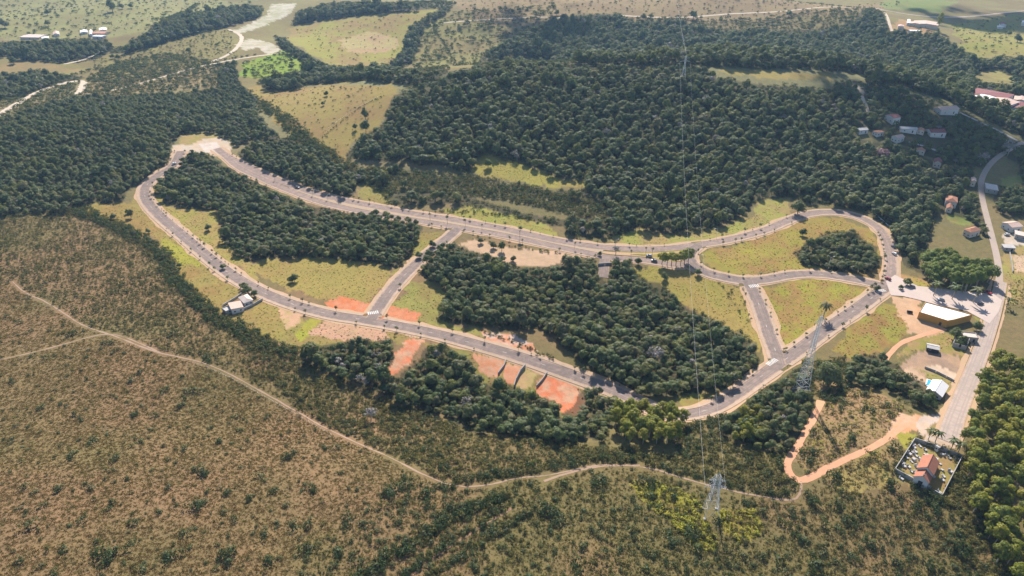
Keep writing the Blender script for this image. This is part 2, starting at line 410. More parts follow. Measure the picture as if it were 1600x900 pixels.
# grass, bare soil and scrub: outline, colour, second colour, patch size, scrubbiness
MEADOW, MEADOW2 = (.30, .25, .085), (.26, .17, .08)
BRIGHT, BRIGHT2 = (.32, .29, .065), (.30, .205, .085)
RED, RED2 = (.52, .165, .08), (.46, .195, .105)
PINK, PINK2 = (.46, .27, .175), (.36, .22, .13)
GROUND = [
 # far fields first, near ones later on top
 ([(-200,-30),(1800,-30),(1800,130),(1000,110),(700,110),(420,150),(-200,190)], (.27,.24,.105), (.24,.19,.10), 60, .25),
 ([(-80,0),(405,0),(280,20),(230,50),(180,56),(-80,58)], (.30,.30,.13), (.27,.25,.12), 40, .15),
 ([(60,96),(140,96),(250,72),(360,46),(382,58),(372,86),(282,108),(182,136),(130,124)], (.28,.25,.10), (.23,.19,.09), 30, .3),
 ([(130,128),(230,112),(330,100),(345,134),(230,146),(130,150)], (.22,.17,.085), (.25,.18,.09), 25, .5),
 ([(0,98),(80,98),(140,112),(60,112),(0,116)], (.33,.24,.12), (.28,.22,.11), 30, .2),
 ([(0,150),(60,140),(130,128),(128,150),(60,166),(0,184)], (.24,.19,.10), (.2,.16,.085), 20, .5),
 ([(424,6),(462,5),(457,20),(432,32),(406,42),(384,50),(370,54),(366,48),(394,35),(418,22)], (.42,.37,.30), (.30,.28,.17), 16, 0),
 ([(390,60),(425,67),(444,80),(420,85),(400,74),(384,80),(370,70)], (.42,.36,.30), (.32,.28,.18), 12, 0),
 ([(452,46),(500,32),(560,26),(640,18),(680,15),(664,40),(640,60),(640,100),(600,106),(520,104),(482,86),(455,66)], (.34,.33,.09), (.33,.24,.11), 45, .12),
 ([(530,62),(575,50),(625,60),(612,80),(560,84),(536,74)], (.34,.22,.12), (.33,.27,.11), 25, .15),
 ([(376,102),(440,79),(478,96),(484,112),(440,128),(372,118)], (.23,.36,.04), (.27,.34,.06), 25, .1),
 ([(372,142),(402,134),(500,136),(618,138),(622,150),(600,195),(562,216),(545,244),(540,258),(500,248),(470,215),(440,205),(405,165)], (.35,.28,.10), (.32,.22,.10), 30, .12),
 ([(642,62),(700,18),(800,28),(775,72),(745,104),(650,108),(640,92)], (.28,.27,.10), (.25,.20,.09), 35, .3),
 ([(700,2),(1420,2),(1320,22),(1150,32),(1000,34),(960,20),(870,26),(820,44),(760,40)], (.33,.25,.14), (.28,.20,.12), 40, .35),
 ([(1120,107),(1210,113),(1298,116),(1302,127),(1200,122),(1125,113)], (.36,.30,.11), (.40,.31,.13), 25, .05),
 ([(1380,2),(1500,2),(1470,20),(1380,14)], (.20,.27,.09), (.24,.27,.1), 30, .05),
 ([(1480,36),(1600,22),(1680,15),(1680,96),(1600,92),(1560,95),(1505,88)], (.28,.29,.07), (.33,.28,.10), 40, .1),
 ([(1540,106),(1600,104),(1680,108),(1680,130),(1600,130),(1540,120)], (.33,.31,.12), (.30,.25,.11), 25, .2),
 ([(1384,48),(1410,30),(1450,40),(1462,58),(1440,64),(1400,60)], (.36,.27,.15), (.38,.22,.13), 15, .1),
 ([(1340,134),(1356,140),(1352,156),(1340,150)], (.45,.36,.26), (.4,.3,.2), 8, 0),
 ([(1375,190),(1400,192),(1430,212),(1420,216),(1380,205)], (.20,.21,.07), (.24,.2,.09), 12, .1),
 ([(1440,150),(1478,168),(1505,182),(1590,215),(1560,205),(1535,198),(1500,178)], (.26,.22,.13), (.22,.17,.09), 12, .1),
 # clearings of the middle distance
 ([(732,266),(755,238),(788,248),(834,262),(874,278),(916,285),(922,295),(872,294),(812,286),(760,278)], (.33,.30,.085), (.32,.26,.09), 15, .15),
 ([(545,258),(640,262),(740,272),(815,286),(872,300),(945,316),(1004,334),(960,346),(870,332),(800,316),(740,310),(640,300),(600,308),(560,285)], (.18,.145,.075), (.15,.13,.07), 12, .9),
 ([(556,300),(575,282),(600,290),(618,312),(600,326),(575,320)], (.30,.28,.10), (.28,.22,.09), 12, .2),
 ([(425,248),(448,246),(464,262),(450,268)], (.30,.28,.12), (.28,.23,.1), 10, .1),
 ([(690,330),(730,324),(790,334),(850,348),(872,364),(860,370),(800,362),(720,345)], (.30,.32,.08), (.31,.27,.09), 12, .15),
 ([(955,368),(1000,360),(1060,370),(1130,356),(1172,340),(1184,316),(1232,308),(1240,326),(1232,338),(1195,355),(1105,378),(1000,384),(955,382)], (.30,.31,.09), (.33,.25,.12), 14, .2),
 ([(1195,352),(1225,340),(1240,345),(1205,362),(1150,374),(1120,376)], (.42,.24,.15), (.36,.24,.14), 10, .1),
 # inside the roads
 ([(120,320),(150,315),(200,318),(212,302),(226,330),(280,372),(332,412),(384,446),(352,490),(330,490),(282,450),(256,412),(268,392),(232,372),(192,352),(150,338)], (.30,.245,.09), BRIGHT2, 14, .2),
 ([(255,372),(300,395),(320,418),(285,412),(250,392)], (.34,.34,.06), BRIGHT, 10, .15),
 ([(222,290),(246,290),(262,325),(335,328),(346,370),(390,410),(412,440),(392,432),(330,392),(260,338)], (.31,.28,.085), (.34,.25,.11), 12, .15),
 ([(390,412),(432,404),(500,402),(560,406),(608,420),(604,446),(572,484),(512,470),(442,452),(405,432)], (.31,.26,.09), (.33,.24,.10), 16, .15),
 ([(610,478),(645,440),(672,437),(702,455),(684,480),(704,508),(745,510),(765,524),(700,518),(650,502)], (.28,.27,.09), (.26,.21,.085), 12, .3),
 ([(640,400),(660,362),(700,364),(672,388),(640,415),(615,440),(606,430)], (.28,.26,.085), (.26,.2,.08), 12, .25),
 ([(350,498),(412,470),(442,476),(472,500),(452,536),(402,522),(360,510)], (.30,.25,.085), (.32,.22,.10), 12, .15),
 ([(440,520),(475,498),(520,500),(600,515),(660,530),(640,545),(610,530),(520,545),(470,548),(440,536)], (.27,.24,.085), (.30,.21,.10), 12, .2),
 ([(455,524),(485,498),(500,500),(474,532)], (.33,.34,.06), BRIGHT, 8, .15),
 ([(650,530),(740,545),(830,565),(880,585),(930,605),(980,630),(960,660),(900,660),(860,640),(790,612),(740,598),(680,560)], (.26,.25,.085), (.28,.20,.10), 14, .3),
 ([(988,420),(1050,416),(1080,412),(1104,430),(1162,450),(1186,500),(1196,560),(1184,546),(1164,520),(1130,514),(1066,476),(1050,456),(1010,440)], (.33,.25,.095), (.31,.27,.08), 14, .15),
 ([(960,382),(1076,384),(1074,400),(1050,415),(1000,400),(960,394)], (.34,.29,.10), BRIGHT, 12, .15),
 ([(1092,398),(1130,386),(1205,366),(1262,340),(1312,340),(1352,355),(1374,382),(1378,418),(1352,432),(1250,420),(1180,434),(1128,424),(1100,412)], (.29,.26,.065), (.32,.20,.09), 16, .15),
 ([(1120,398),(1160,390),(1210,388),(1180,410),(1140,415)], (.33,.24,.09), (.30,.28,.06), 9, .15),
 ([(1194,452),(1240,436),(1290,437),(1362,450),(1332,478),(1260,532),(1222,542),(1206,512)], (.30,.285,.06), (.31,.20,.085), 9, .25),
 ([(1300,545),(1335,505),(1382,474),(1412,478),(1432,512),(1385,548),(1330,562)], (.28,.265,.065), (.29,.175,.08), 9, .25),
 ([(1404,425),(1432,432),(1470,448),(1500,456),(1450,452),(1408,440)], (.33,.29,.07), (.40,.24,.13), 9, .2),
 ([(1396,462),(1440,468),(1445,500),(1480,512),(1470,530),(1425,520),(1400,480)], (.46,.29,.18), (.42,.25,.15), 10, 0),
 ([(740,374),(800,388),(872,392),(912,402),(900,410),(850,420),(800,414),(760,400),(720,384)], (.46,.30,.20), (.40,.27,.17), 9, .12),
 ([(1150,610),(1175,612),(1120,640),(1070,640),(1050,620),(1100,612)], (.26,.27,.08), (.27,.2,.08), 8, .25),
 # bare lots
 ([(510,474),(532,465),(578,476),(572,489),(545,490),(520,484)], (.50,.16,.07), (.50,.21,.12), 5, 0),
 ([(585,492),(600,479),(652,490),(642,508),(610,503),(588,498)], RED, RED2, 5, 0),
 ([(664,530),(642,558),(618,588),(606,584),(614,560),(636,534)], RED, PINK, 6, 0),
 ([(738,552),(786,560),(790,575),(776,588),(752,584)], PINK, RED2, 5, .1),
 ([(790,567),(817,572),(811,596),(796,602),(784,590)], PINK, RED2, 5, 0),
 ([(815,575),(842,582),(830,605),(815,612),(806,600)], (.42,.26,.14), (.34,.27,.1), 5, .15),
 ([(842,602),(860,584),(898,600),(914,632),(910,648),(882,642),(838,622)], RED, PINK, 5, 0),
 ([(430,472),(474,488),(470,505),(450,516),(442,500)], PINK, (.34,.25,.11), 5, .1),
 ([(478,522),(512,500),(562,506),(604,520),(612,530),(540,533)], (.36,.23,.14), (.42,.24,.16), 6, .1),
 ([(752,518),(802,524),(832,538),(842,556),(800,546),(756,530)], (.44,.33,.27), RED2, 6, 0),
 # lower right
 ([(1286,630),(1320,600),(1370,612),(1420,640),(1396,660),(1392,688),(1340,708),(1300,726),(1262,742),(1240,720),(1262,690),(1278,660)], (.24,.165,.08), (.27,.165,.09), 6, .4),
 ([(1404,575),(1432,548),(1500,556),(1512,590),(1460,600),(1424,585)], (.26,.175,.13), (.34,.22,.14), 8, .1),
 ([(1400,560),(1425,530),(1480,520),(1520,545),(1510,560),(1440,545)], (.26,.25,.07), (.36,.24,.14), 5, .2),
 ([(1404,580),(1424,575),(1452,595),(1450,610),(1425,600)], (.44,.29,.2), (.38,.26,.17), 6, 0),
 ([(1452,573),(1462,570),(1500,586),(1494,596),(1474,588)], (.50,.36,.27), (.44,.32,.22), 5, 0),
 ([(1440,580),(1476,588),(1496,600),(1490,625),(1470,622),(1456,600)], (.28,.26,.10), (.32,.22,.12), 6, .1),
 ([(1450,655),(1492,652),(1492,684),(1448,672)], (.27,.21,.10), (.32,.23,.13), 6, .05),
 ([(1386,690),(1390,658),(1408,646),(1442,650),(1448,668),(1418,676)], (.50,.24,.12), (.48,.3,.2), 6, 0),
 ([(1428,664),(1444,648),(1478,645),(1494,650),(1480,662),(1452,666),(1448,680),(1434,680)], (.40,.33,.29), (.46,.33,.24), 6, 0),
 ([(1446,676),(1470,684),(1494,690),(1492,702),(1466,694),(1444,686)], (.42,.33,.28), (.40,.28,.2), 5, 0),
 ([(1300,728),(1345,708),(1400,690),(1410,700),(1390,735),(1400,762),(1330,770),(1290,756)], (.27,.18,.085), (.29,.22,.075), 8, .5),
 ([(1400,672),(1430,678),(1436,690),(1422,702),(1405,692)], (.32,.31,.07), BRIGHT, 6, .2),
 ([(1426,688),(1502,716),(1472,778),(1396,748)], (.26,.24,.085), (.33,.22,.12), 3.5, .05),
 ([(985,758),(1030,752),(1092,778),(1108,820),(1122,862),(1080,852),(1048,812),(1010,792)], (.27,.26,.05), (.22,.18,.065), 4, .6),
 ([(1120,800),(1180,790),(1195,830),(1160,850),(1130,830)], (.28,.26,.05), (.24,.18,.07), 5, .6),
 # right edge
 ([(1562,440),(1570,390),(1600,385),(1680,385),(1680,470),(1600,475),(1566,470)], (.30,.28,.09), (.33,.24,.12), 8, .1),
 ([(1580,400),(1600,396),(1660,398),(1660,425),(1584,424)], (.46,.32,.22), (.4,.28,.18), 8, 0),
 ([(1566,278),(1600,270),(1640,280),(1600,300),(1566,300)], (.22,.27,.09), (.25,.24,.1), 10, .1),
 ([(1564,366),(1600,364),(1640,366),(1640,384),(1572,384)], (.46,.38,.31), (.38,.3,.24), 6, 0),
 ([(1484,328),(1515,334),(1524,350),(1500,352),(1480,345)], (.22,.27,.08), (.27,.24,.1), 6, .1),
 ([(1525,488),(1545,488),(1540,540),(1530,545)], (.25,.24,.07), (.3,.24,.11), 6, .2),
 ([(282,212),(300,206),(330,207),(345,213),(330,222),(300,232),(283,226)], (.30,.27,.10), (.36,.26,.14), 8, .1),
 ([(268,226),(300,226),(318,217),(345,214),(358,222),(362,236),(350,250),(325,240),(290,236),(284,246),(272,246)], (.46,.33,.23), (.44,.36,.29), 8, 0),
 ([(312,225),(340,222),(345,235),(320,238)], (.55,.47,.42), (.5,.4,.34), 6, 0),
 ([(1242,600),(1256,592),(1270,614),(1260,628),(1240,618)], (.46,.44,.41), (.3,.27,.22), 3, .1),
]
ROCKY = []

# ------------------------------------------------------------------ the land, one sheet out past the horizon
def build_ground():
    thA = np.linspace(-47, 47, 900)
    thB = np.concatenate([np.linspace(-180, -48, 45), thA, np.linspace(48, 180, 45)[:-1]])
    th = np.radians(thB)
    r = 90 * (9000 / 90) ** (np.linspace(0, 1, 820) ** 1.18)
    r = np.concatenate([[8, 30, 55, 75], r])
    TH, RR = np.meshgrid(th, r)
    x = (RR * np.sin(TH)).ravel(); y = (RR * np.cos(TH)).ravel()
    z = h(x, y)
    nr, nt_ = len(r), len(th)
    # cover
    n = len(x)
    base = np.zeros((n, 3)); scr = np.full(n, .7)
    far = np.clip((y - 420) / 300, 0, 1)
    b1 = np.array((.225, .138, .075)); b2 = np.array((.165, .13, .055))
    t = np.clip(vnoise(x, y, 26, 3) * 1.3 - .15 + .25 * vnoise(x, y, 7, 4) + np.clip((x + 40) / 160, -.3, .3), 0, 1)[:, None]
    base[:] = b1 * (1 - t) + b2 * t
    base[:] = base * (1 - far[:, None]) + np.array((.2, .18, .085)) * far[:, None]
    for poly, c1, c2, s, k in GROUND:
        wp = wpoly(poly)
        if c1[0] > .4 and c1[2] < .11: wp = wp.mean(0) + (wp - wp.mean(0)) * 1.14; k = .35
        w = s * .22
        xx = x + (vnoise(x, y, s * .55, 5) - .5) * w * 2 + (vnoise(x, y, s * .16, 8) - .5) * w
        yy = y + (vnoise(x, y, s * .55, 6) - .5) * w * 2 + (vnoise(x, y, s * .16, 9) - .5) * w
        m = inpoly(xx, yy, wp)
        if not m.any(): continue
        q = np.clip((vnoise(x[m], y[m], s * .8, 12) * .6 + vnoise(x[m], y[m], s * .25, 13) * .4 - .3) * 2.4, 0, 1)[:, None]
        dim = (.70 if s >= 25 else .82) if c1[1] > .2 and c1[0] - c1[1] < .1 and c1[2] < .2 else 1.0
        cc = (np.array(c1) * (1 - q) + np.array(c2) * q) * dim
        if dim < 1: cc = cc * np.array([1.0, .94, .78])
        base[m] = cc
        scr[m] = k
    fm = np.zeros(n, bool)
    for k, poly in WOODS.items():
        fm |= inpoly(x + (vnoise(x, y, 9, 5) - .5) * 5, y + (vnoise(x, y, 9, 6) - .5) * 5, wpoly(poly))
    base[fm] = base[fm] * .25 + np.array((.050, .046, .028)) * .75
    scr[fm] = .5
    i = np.arange((nr - 1) * nt_)
    a = i; row = i // nt_; c = i % nt_
    b = row * nt_ + (c + 1) % nt_
    quads = np.stack([a, b, b + nt_, a + nt_], 1)[:, ::-1]
    # close the middle
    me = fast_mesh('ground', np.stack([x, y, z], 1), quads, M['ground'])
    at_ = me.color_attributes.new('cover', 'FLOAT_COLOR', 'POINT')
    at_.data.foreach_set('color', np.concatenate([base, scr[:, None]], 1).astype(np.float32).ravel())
    me.polygons.foreach_set('use_smooth', np.ones(len(quads), bool))
    o = link('ground', me)
    o['kind'] = 'structure'
    return o

m, nt, b = mat('land_cover')
va = nt.nodes.new('ShaderNodeVertexColor'); va.layer_name = 'cover'
P = geo(nt)
n1 = ramp(nt, noise(nt, .9, 4, .65, P), .30, .72)
n2 = ramp(nt, noise(nt, .28, 4, .6, P), .35, .68)
n3 = ramp(nt, noise(nt, 3.2, 2, .6, P), .3, .72)
c0 = va.outputs[0]
dark = mixc(nt, 1.0, c0, (.42, .50, .42), 'MULTIPLY')
lite = mixc(nt, 1.0, c0, (1.35, 1.28, 1.2), 'MULTIPLY')
def math_(nt, op, a, b_):
    q = nt.nodes.new('ShaderNodeMath'); q.operation = op
    for s, val in zip(q.inputs, (a, b_)):
        if isinstance(val, (int, float)): s.default_value = val
        else: nt.links.new(val, s)
    return q.outputs[0]
amt = math_(nt, 'MULTIPLY_ADD', va.outputs[1], .75)
amt.node.inputs[2].default_value = .18
f = math_(nt, 'MULTIPLY', math_(nt, 'SUBTRACT', 1.0, n1), amt)
c1 = mixc(nt, f, c0, dark)
f2 = math_(nt, 'MULTIPLY', n2, .45)
c2 = mixc(nt, f2, c1, lite)
c3 = mixc(nt, math_(nt, 'MULTIPLY', n3, .22), c2, dark)
n4 = ramp(nt, noise(nt, .045, 6, .7, P, .3), .40, .62)
c3 = mixc(nt, math_(nt, 'MULTIPLY', n4, .38), c3, mixc(nt, 1.0, c3, (.72, .80, .78), 'MULTIPLY'))
nt.links.new(c3, b.inputs['Base Color'])
b.inputs['Roughness'].default_value = .95; b.inputs['Specular IOR Level'].default_value = .1
bp = nt.nodes.new('ShaderNodeBump'); bp.inputs['Strength'].default_value = .3; bp.inputs['Distance'].default_value = .25
hmix = math_(nt, 'ADD', math_(nt, 'MULTIPLY', n1, amt), math_(nt, 'MULTIPLY', n3, .3))
nt.links.new(hmix, bp.inputs['Height']); nt.links.new(bp.outputs[0], b.inputs['Normal'])
M['ground'] = m
ground = build_ground()
# ------------------------------------------------------------------ where no plant may stand
BX0, BY0, BW, BH = -1000, 60, 2000, 1700
blocked = np.zeros((BH, BW), bool)
def block_disc(x, y, rad):
    i0, i1 = int(y - rad - BY0), int(y + rad - BY0) + 2
    j0, j1 = int(x - rad - BX0), int(x + rad - BX0) + 2
    i0, j0 = max(i0, 0), max(j0, 0); i1, j1 = min(i1, BH), min(j1, BW)
    if i0 >= i1 or j0 >= j1: return
    yy, xx = np.mgrid[i0:i1, j0:j1]
    blocked[i0:i1, j0:j1] |= ((xx + BX0 + .5 - x) ** 2 + (yy + BY0 + .5 - y) ** 2 <= rad * rad)
def block_poly(poly, grow=0):
    poly = np.asarray(poly); c = poly.mean(0)
    if grow: poly = c + (poly - c) * (1 + grow / np.maximum(np.linalg.norm(poly - c, axis=1), .1))[:, None]
    x0, y0 = poly.min(0); x1, y1 = poly.max(0)
    yy, xx = np.mgrid[max(int(y0 - BY0), 0):min(int(y1 - BY0) + 2, BH), max(int(x0 - BX0), 0):min(int(x1 - BX0) + 2, BW)]
    if yy.size == 0: return
    m_ = inpoly((xx + BX0 + .5).ravel().astype(float), (yy + BY0 + .5).ravel().astype(float), poly)
    blocked[yy.ravel()[m_], xx.ravel()[m_]] = True
def is_blocked(x, y):
    i = (np.asarray(y) - BY0).astype(int); j = (np.asarray(x) - BX0).astype(int)
    ok = (i >= 0) & (i < BH) & (j >= 0) & (j < BW)
    r_ = np.zeros(len(i), bool); r_[ok] = blocked[i[ok], j[ok]]
    return r_

for poly, c1, c2, s, k in GROUND:
    if c1[0] > .4 and c1[2] < .2: block_poly(wpoly(poly), -.5)      # bare earth keeps clear of plants
# ------------------------------------------------------------------ roads
def smooth(pts, step=2.5, it=3):
    p = np.array(pts, float)
    for _ in range(it):
        q = [p[0]]
        for a_, b_ in zip(p[:-1], p[1:]): q += [a_ * .75 + b_ * .25, a_ * .25 + b_ * .75]
        q.append(p[-1]); p = np.array(q)
    d = np.concatenate([[0], np.cumsum(np.linalg.norm(np.diff(p, axis=0), axis=1))])
    n = max(int(d[-1] / step), 2)
    s = np.linspace(0, d[-1], n + 1)
    return np.stack([np.interp(s, d, p[:, 0]), np.interp(s, d, p[:, 1])], 1)
def normals(p):
    t = np.gradient(p, axis=0); t /= np.maximum(np.linalg.norm(t, axis=1), 1e-6)[:, None]
    return np.stack([-t[:, 1], t[:, 0]], 1)
def path(px): return smooth([at(u, v)[:2] for u, v in px])
ROADCELL = []          # (points, half width) of every carriageway, to break kerbs at junctions
def on_road(p, skip, extra=0.0):
    m_ = np.zeros(len(p), bool)
    for k, (q, hw) in enumerate(ROADCELL):
        if k == skip: continue
        d = np.min(((p[:, None, :] - q[None, ::1, :]) ** 2).sum(2), axis=1)
        m_ |= d < (hw + extra) ** 2
    return m_
def strip(mb, p, o0, o1, z, mask=None, jitter=0.0, seed=0):
    """a flat ribbon between two offsets from the line p, lying on the land"""
    nn = normals(p)
    j0 = (vnoise(p[:, 0], p[:, 1], 5, 40 + seed) - .5) * jitter; j1 = (vnoise(p[:, 0], p[:, 1], 5, 60 + seed) - .5) * jitter
    a_ = p + nn * (o0 + j0)[:, None]; b_ = p + nn * (o1 + j1)[:, None]   # o0, o1: numbers or one per point
    mid = (a_ + b_) / 2
    za, zb = h(a_[:, 0], a_[:, 1]) + z, h(b_[:, 0], b_[:, 1]) + z
    for i in range(len(p) - 1):
        if mask is not None and (mask[i] or mask[i + 1]): continue
        mb.add([(*a_[i], za[i]), (*b_[i], zb[i]), (*b_[i + 1], zb[i + 1]), (*a_[i + 1], za[i + 1])], [(3, 2, 1, 0)])
def kerb(mb, p, o0, o1, z0, z1, mask=None):
    """raised pavement with real side faces"""
    nn = normals(p)
    a_ = p + nn * o0; b_ = p + nn * o1
    ga, gb = h(a_[:, 0], a_[:, 1]), h(b_[:, 0], b_[:, 1])
    for i in range(len(p) - 1):
        if mask is not None and (mask[i] or mask[i + 1]): continue
        v = [(*a_[i], ga[i] + z0), (*b_[i], gb[i] + z0), (*b_[i + 1], gb[i + 1] + z0), (*a_[i + 1], ga[i + 1] + z0),
             (*a_[i], ga[i] + z1), (*b_[i], gb[i] + z1), (*b_[i + 1], gb[i + 1] + z1), (*a_[i + 1], ga[i + 1] + z1)]
        mb.add(v, [(7, 6, 5, 4), (0, 4, 5, 1) if i == 0 else (0, 3, 7, 4), (1, 5, 6, 2)] + ([(0, 3, 7, 4)] if i == 0 else []))

P_MAIN = path([(283,236),(270,262),(247,273),(229,288),(224,302),(232,320),(256,344),(290,372),(325,402),(360,429),(395,450),(430,466),(470,480),(520,493),(570,500),(620,509),(680,521),(740,537),(800,554),(850,570),(900,588),(950,606),(985,622),(1015,638),(1045,648),(1072,648),(1108,641),(1140,624),(1175,598),(1212,572),(1250,546),(1290,515),(1330,489),(1362,466),(1386,447)])
P_FAR = path([(338,232),(352,243),(372,254),(400,266.5),(425,278),(450,288),(475,297),(500,305),(550,316.5),(600,325.5),(650,335.5),(700,342),(742,350),(786,357.5),(835,369),(884,379),(937,387),(1000,390.5),(1050,388.5),(1087,383.5),(1125,378),(1165,369),(1200,359),(1232,344),(1262,334),(1295,331),(1325,334),(1355,344),(1378,360),(1390,385),(1394,415),(1388,447)])
P_NEAR = path([(352,243),(372,262),(400,275),(430,289),(460,301),(500,316),(550,328),(600,337),(650,345),(680,349),(721,356.5),(786,367.5),(835,378),(884,389),(925,397),(950,403),(1000,405.5),(1030,410),(1062,415),(1078,410)])
P_LINK = path([(716,357),(700,372),(680,387),(650,412),(622,440),(598,470),(580,499)])
P_BEND = path([(1092,383),(1080,392),(1077,403),(1084,416),(1104,427),(1132,434),(1165,440),(1200,437),(1240,428.5),(1280,428),(1320,434),(1360,442),(1388,449)])
P_CROSS = path([(1168,440),(1183,468),(1194,498),(1203,528),(1212,548),(1218,570)])
P_LANE = path([(1600,222),(1572,237),(1552,251),(1540,266),(1532,284),(1534,308),(1542,340),(1550,370),(1558,402),(1562,432),(1560,456)])
P_STREET = path([(1564,440),(1560,462),(1551,496),(1540,530),(1527,565),(1513,600),(1500,632),(1488,662),(1480,690)])
P_SPUR = path([(945,405),(944,418),(942,434)])
ROADS = [('road', P_MAIN, 3.7, 'asphalt', 'pavement', 2.0), ('road', P_FAR, 3.15, 'dusty_asphalt', 'pavement', 1.6), ('road', P_NEAR, 3.0, 'dusty_asphalt', 'pavement', 1.3),
         ('road', P_LINK, 3.7, 'asphalt', 'pavement', 1.6), ('road', P_BEND, 3.5, 'asphalt', 'pavement', 1.5), ('road', P_CROSS, 3.5, 'asphalt', 'pavement', 1.8),
         ('road', P_STREET, 3.8, 'old_asphalt', 'pavement', .5), ('road', P_LANE, 2.1, 'dusty_road', None, 0), ('road', P_SPUR, 3.4, 'asphalt', None, 0)]
for _, p, hw, *_r in ROADS: ROADCELL.append((p, hw))
pave = MB()
for k, (nm, p, hw, mt, pv, pw) in enumerate(ROADS):
    mb = MB(); wd_ = hw * (np.linspace(.76, 1.04, len(p)) if p is P_STREET else np.ones(len(p)))
    strip(mb, p, -wd_, wd_, .10 + .012 * k)
    ro_ = tag(mb.build(nm, M[mt]), kind='structure'); ac = ro_.data.attributes.new('across', 'FLOAT', 'POINT')
    ac.data.foreach_set('value', np.tile(np.array([-1, 1, 1, -1], np.float32), len(ro_.data.vertices) // 4))
    if pv:
        for sgn in (1, -1):
            if k == 1 and sgn == -1 or k == 2 and sgn == 1: edge = 1e9   # median side handled below
            else: edge = 0
            c_ = p + normals(p) * (sgn * (hw + pw / 2))
            msk = on_road(c_, k, pw / 2 + .2)
            if edge:
                u_, v_ = pix(c_[:, 0], c_[:, 1], h(c_[:, 0], c_[:, 1]))
                msk |= u_ < 1085 if k == 1 else u_ < 1090
            i_, o_ = sgn * (wd_ + .02)[:, None], sgn * (wd_ + pw)[:, None]
            kerb(pave, p, i_, o_, .0, .23, msk) if sgn > 0 else kerb(pave, p, o_, i_, .0, .23, msk)
            # thin lighter kerb stone edge is part of the same casting
    for q in p[::2]: block_disc(q[0], q[1], hw + pw + .6)
tag(pave.build('pavement', M['pavement']), kind='structure')
# bare dusty margins outside the pavements
vg = MB()
for k, (nm, p, hw, mt, pv, pw) in enumerate(ROADS):
    if mt == 'dusty_road' or not pv: continue
    for sgn in (1, -1):
        c_ = p + normals(p) * (sgn * (hw + pw + .9)); msk = on_road(c_, k, 1.6)
        o_ = sgn * (hw + pw + .55 + 2.0 * vnoise(p[:, 0], p[:, 1], 9, 80 + k) ** 2 + .5 * vnoise(p[:, 0], p[:, 1], 3, 90))
        strip(vg, p, sgn * (hw + pw - .05), o_, .05 + .004 * k, msk)
tag(vg.build('dirt_verge', M['verge']), kind='structure')
# grassy median of the boulevard: the strip between the two carriageways
def median():
    mb = MB()
    nF, nN = normals(P_FAR), normals(P_NEAR)
    prev = None
    for i in range(8, len(P_FAR)):
        q = P_FAR[i] - nF[i] * 3.2
        if pix(q[0], q[1], float(h(*q)))[0] > 945: break
        j = int(np.argmin(((P_NEAR - q) ** 2).sum(1)))
        w = P_NEAR[j] + nN[j] * 3.05
        if ((P_FAR[i] - w) ** 2).sum() < 3.9 ** 2: prev = None; continue
        if np.dot(q - w, nN[j]) < .3: prev = None; continue
        if prev is not None:
            a_, b_ = prev
            zz = lambda c: float(h(*c)) + .24
            lo = lambda c: float(h(*c))
            mb.add([(*a_, zz(a_)), (*b_, zz(b_)), (*w, zz(w)), (*q, zz(q)), (*a_, lo(a_)), (*b_, lo(b_)), (*w, lo(w)), (*q, lo(q))],
                   [(0, 1, 2, 3), (4, 0, 3, 7), (1, 5, 6, 2)])
        prev = (q, w)
        block_disc(*((q + w) / 2), 3)
    return tag(mb.build('median', M['median']), kind='structure')
median()
# painted lines
pm = MB()
for k, p in enumerate((P_MAIN, P_LINK, P_CROSS, P_BEND)):
    nn = normals(p)
    for i in range(4, len(p) - 4):
        if i % 9 == 0:
            seg = p[i:i + 2]
            if on_road(seg, [0, 3, 5, 4][k]).any(): continue
            strip(pm, seg, -.06, .06, .175 + .012 * k)
def zebra(uv, ang_pt, n=6, w=.5, L=3.0):
    a_ = at(*uv)[:2]; b_ = at(*ang_pt)[:2]; d = (b_ - a_) / np.linalg.norm(b_ - a_); e = np.array([-d[1], d[0]])
    for i in range(n):
        c = a_ + d * (i - n / 2 + .5) * 1.1
        seg = np.array([c - e * L / 2, c, c + e * L / 2])
        strip(pm, seg, -w / 2, w / 2, .24)
zebra((1206,566), (1222,556), 7); zebra((1376,455), (1392,452), 6); zebra((583,489), (598,487), 6); zebra((1178,447), (1164,449), 6)
tag(pm.build('road_marking', M['paint']), kind='structure')

def track(name, px, hw, mt, jit=.9, ruts=False, zoff=.05):
    p = path(px); mb = MB()
    if ruts:
        strip(mb, p, -hw, -hw * .25, zoff, jitter=jit * .6, seed=1); strip(mb, p, hw * .25, hw, zoff, jitter=jit * .6, seed=2)
    else:
        strip(mb, p, -hw, hw, zoff, jitter=jit)
    for q in p: block_disc(q[0], q[1], hw + (1.5 if mt == 'trail' else .6))
    return tag(mb.build(name, M[mt]), kind='structure')
track('dirt_track', [(1283,626),(1276,645),(1266,664),(1250,690),(1236,712),(1229,730),(1236,744),(1252,752),(1272,744),(1300,728),(1340,709),(1382,690),(1402,672),(1420,662)], 1.6, 'track')
track('dirt_track', [(1252,752),(1252,765),(1246,779),(1232,782),(1200,778),(1150,768),(1100,757),(1060,745),(1020,732),(980,727),(940,725),(900,733),(860,743),(810,746),(760,759),(712,761),(665,744),(600,710),(520,675),(460,640),(400,607),(340,575),(300,562),(240,550),(180,525),(130,510),(100,490),(70,470),(38,458),(20,440)], .36, 'trail', .6)
track('dirt_track', [(255,553),(200,528),(172,521),(140,526),(90,541),(30,556),(-20,566)], .32, 'trail', .6)
track('dirt_track', [(1000,727),(940,727),(890,738),(850,752)], .6, 'trail', .6)
track('dirt_track', [(800,795),(770,812),(740,830),(690,862),(645,898)], .5, 'shaded_red_trail', 1.0)
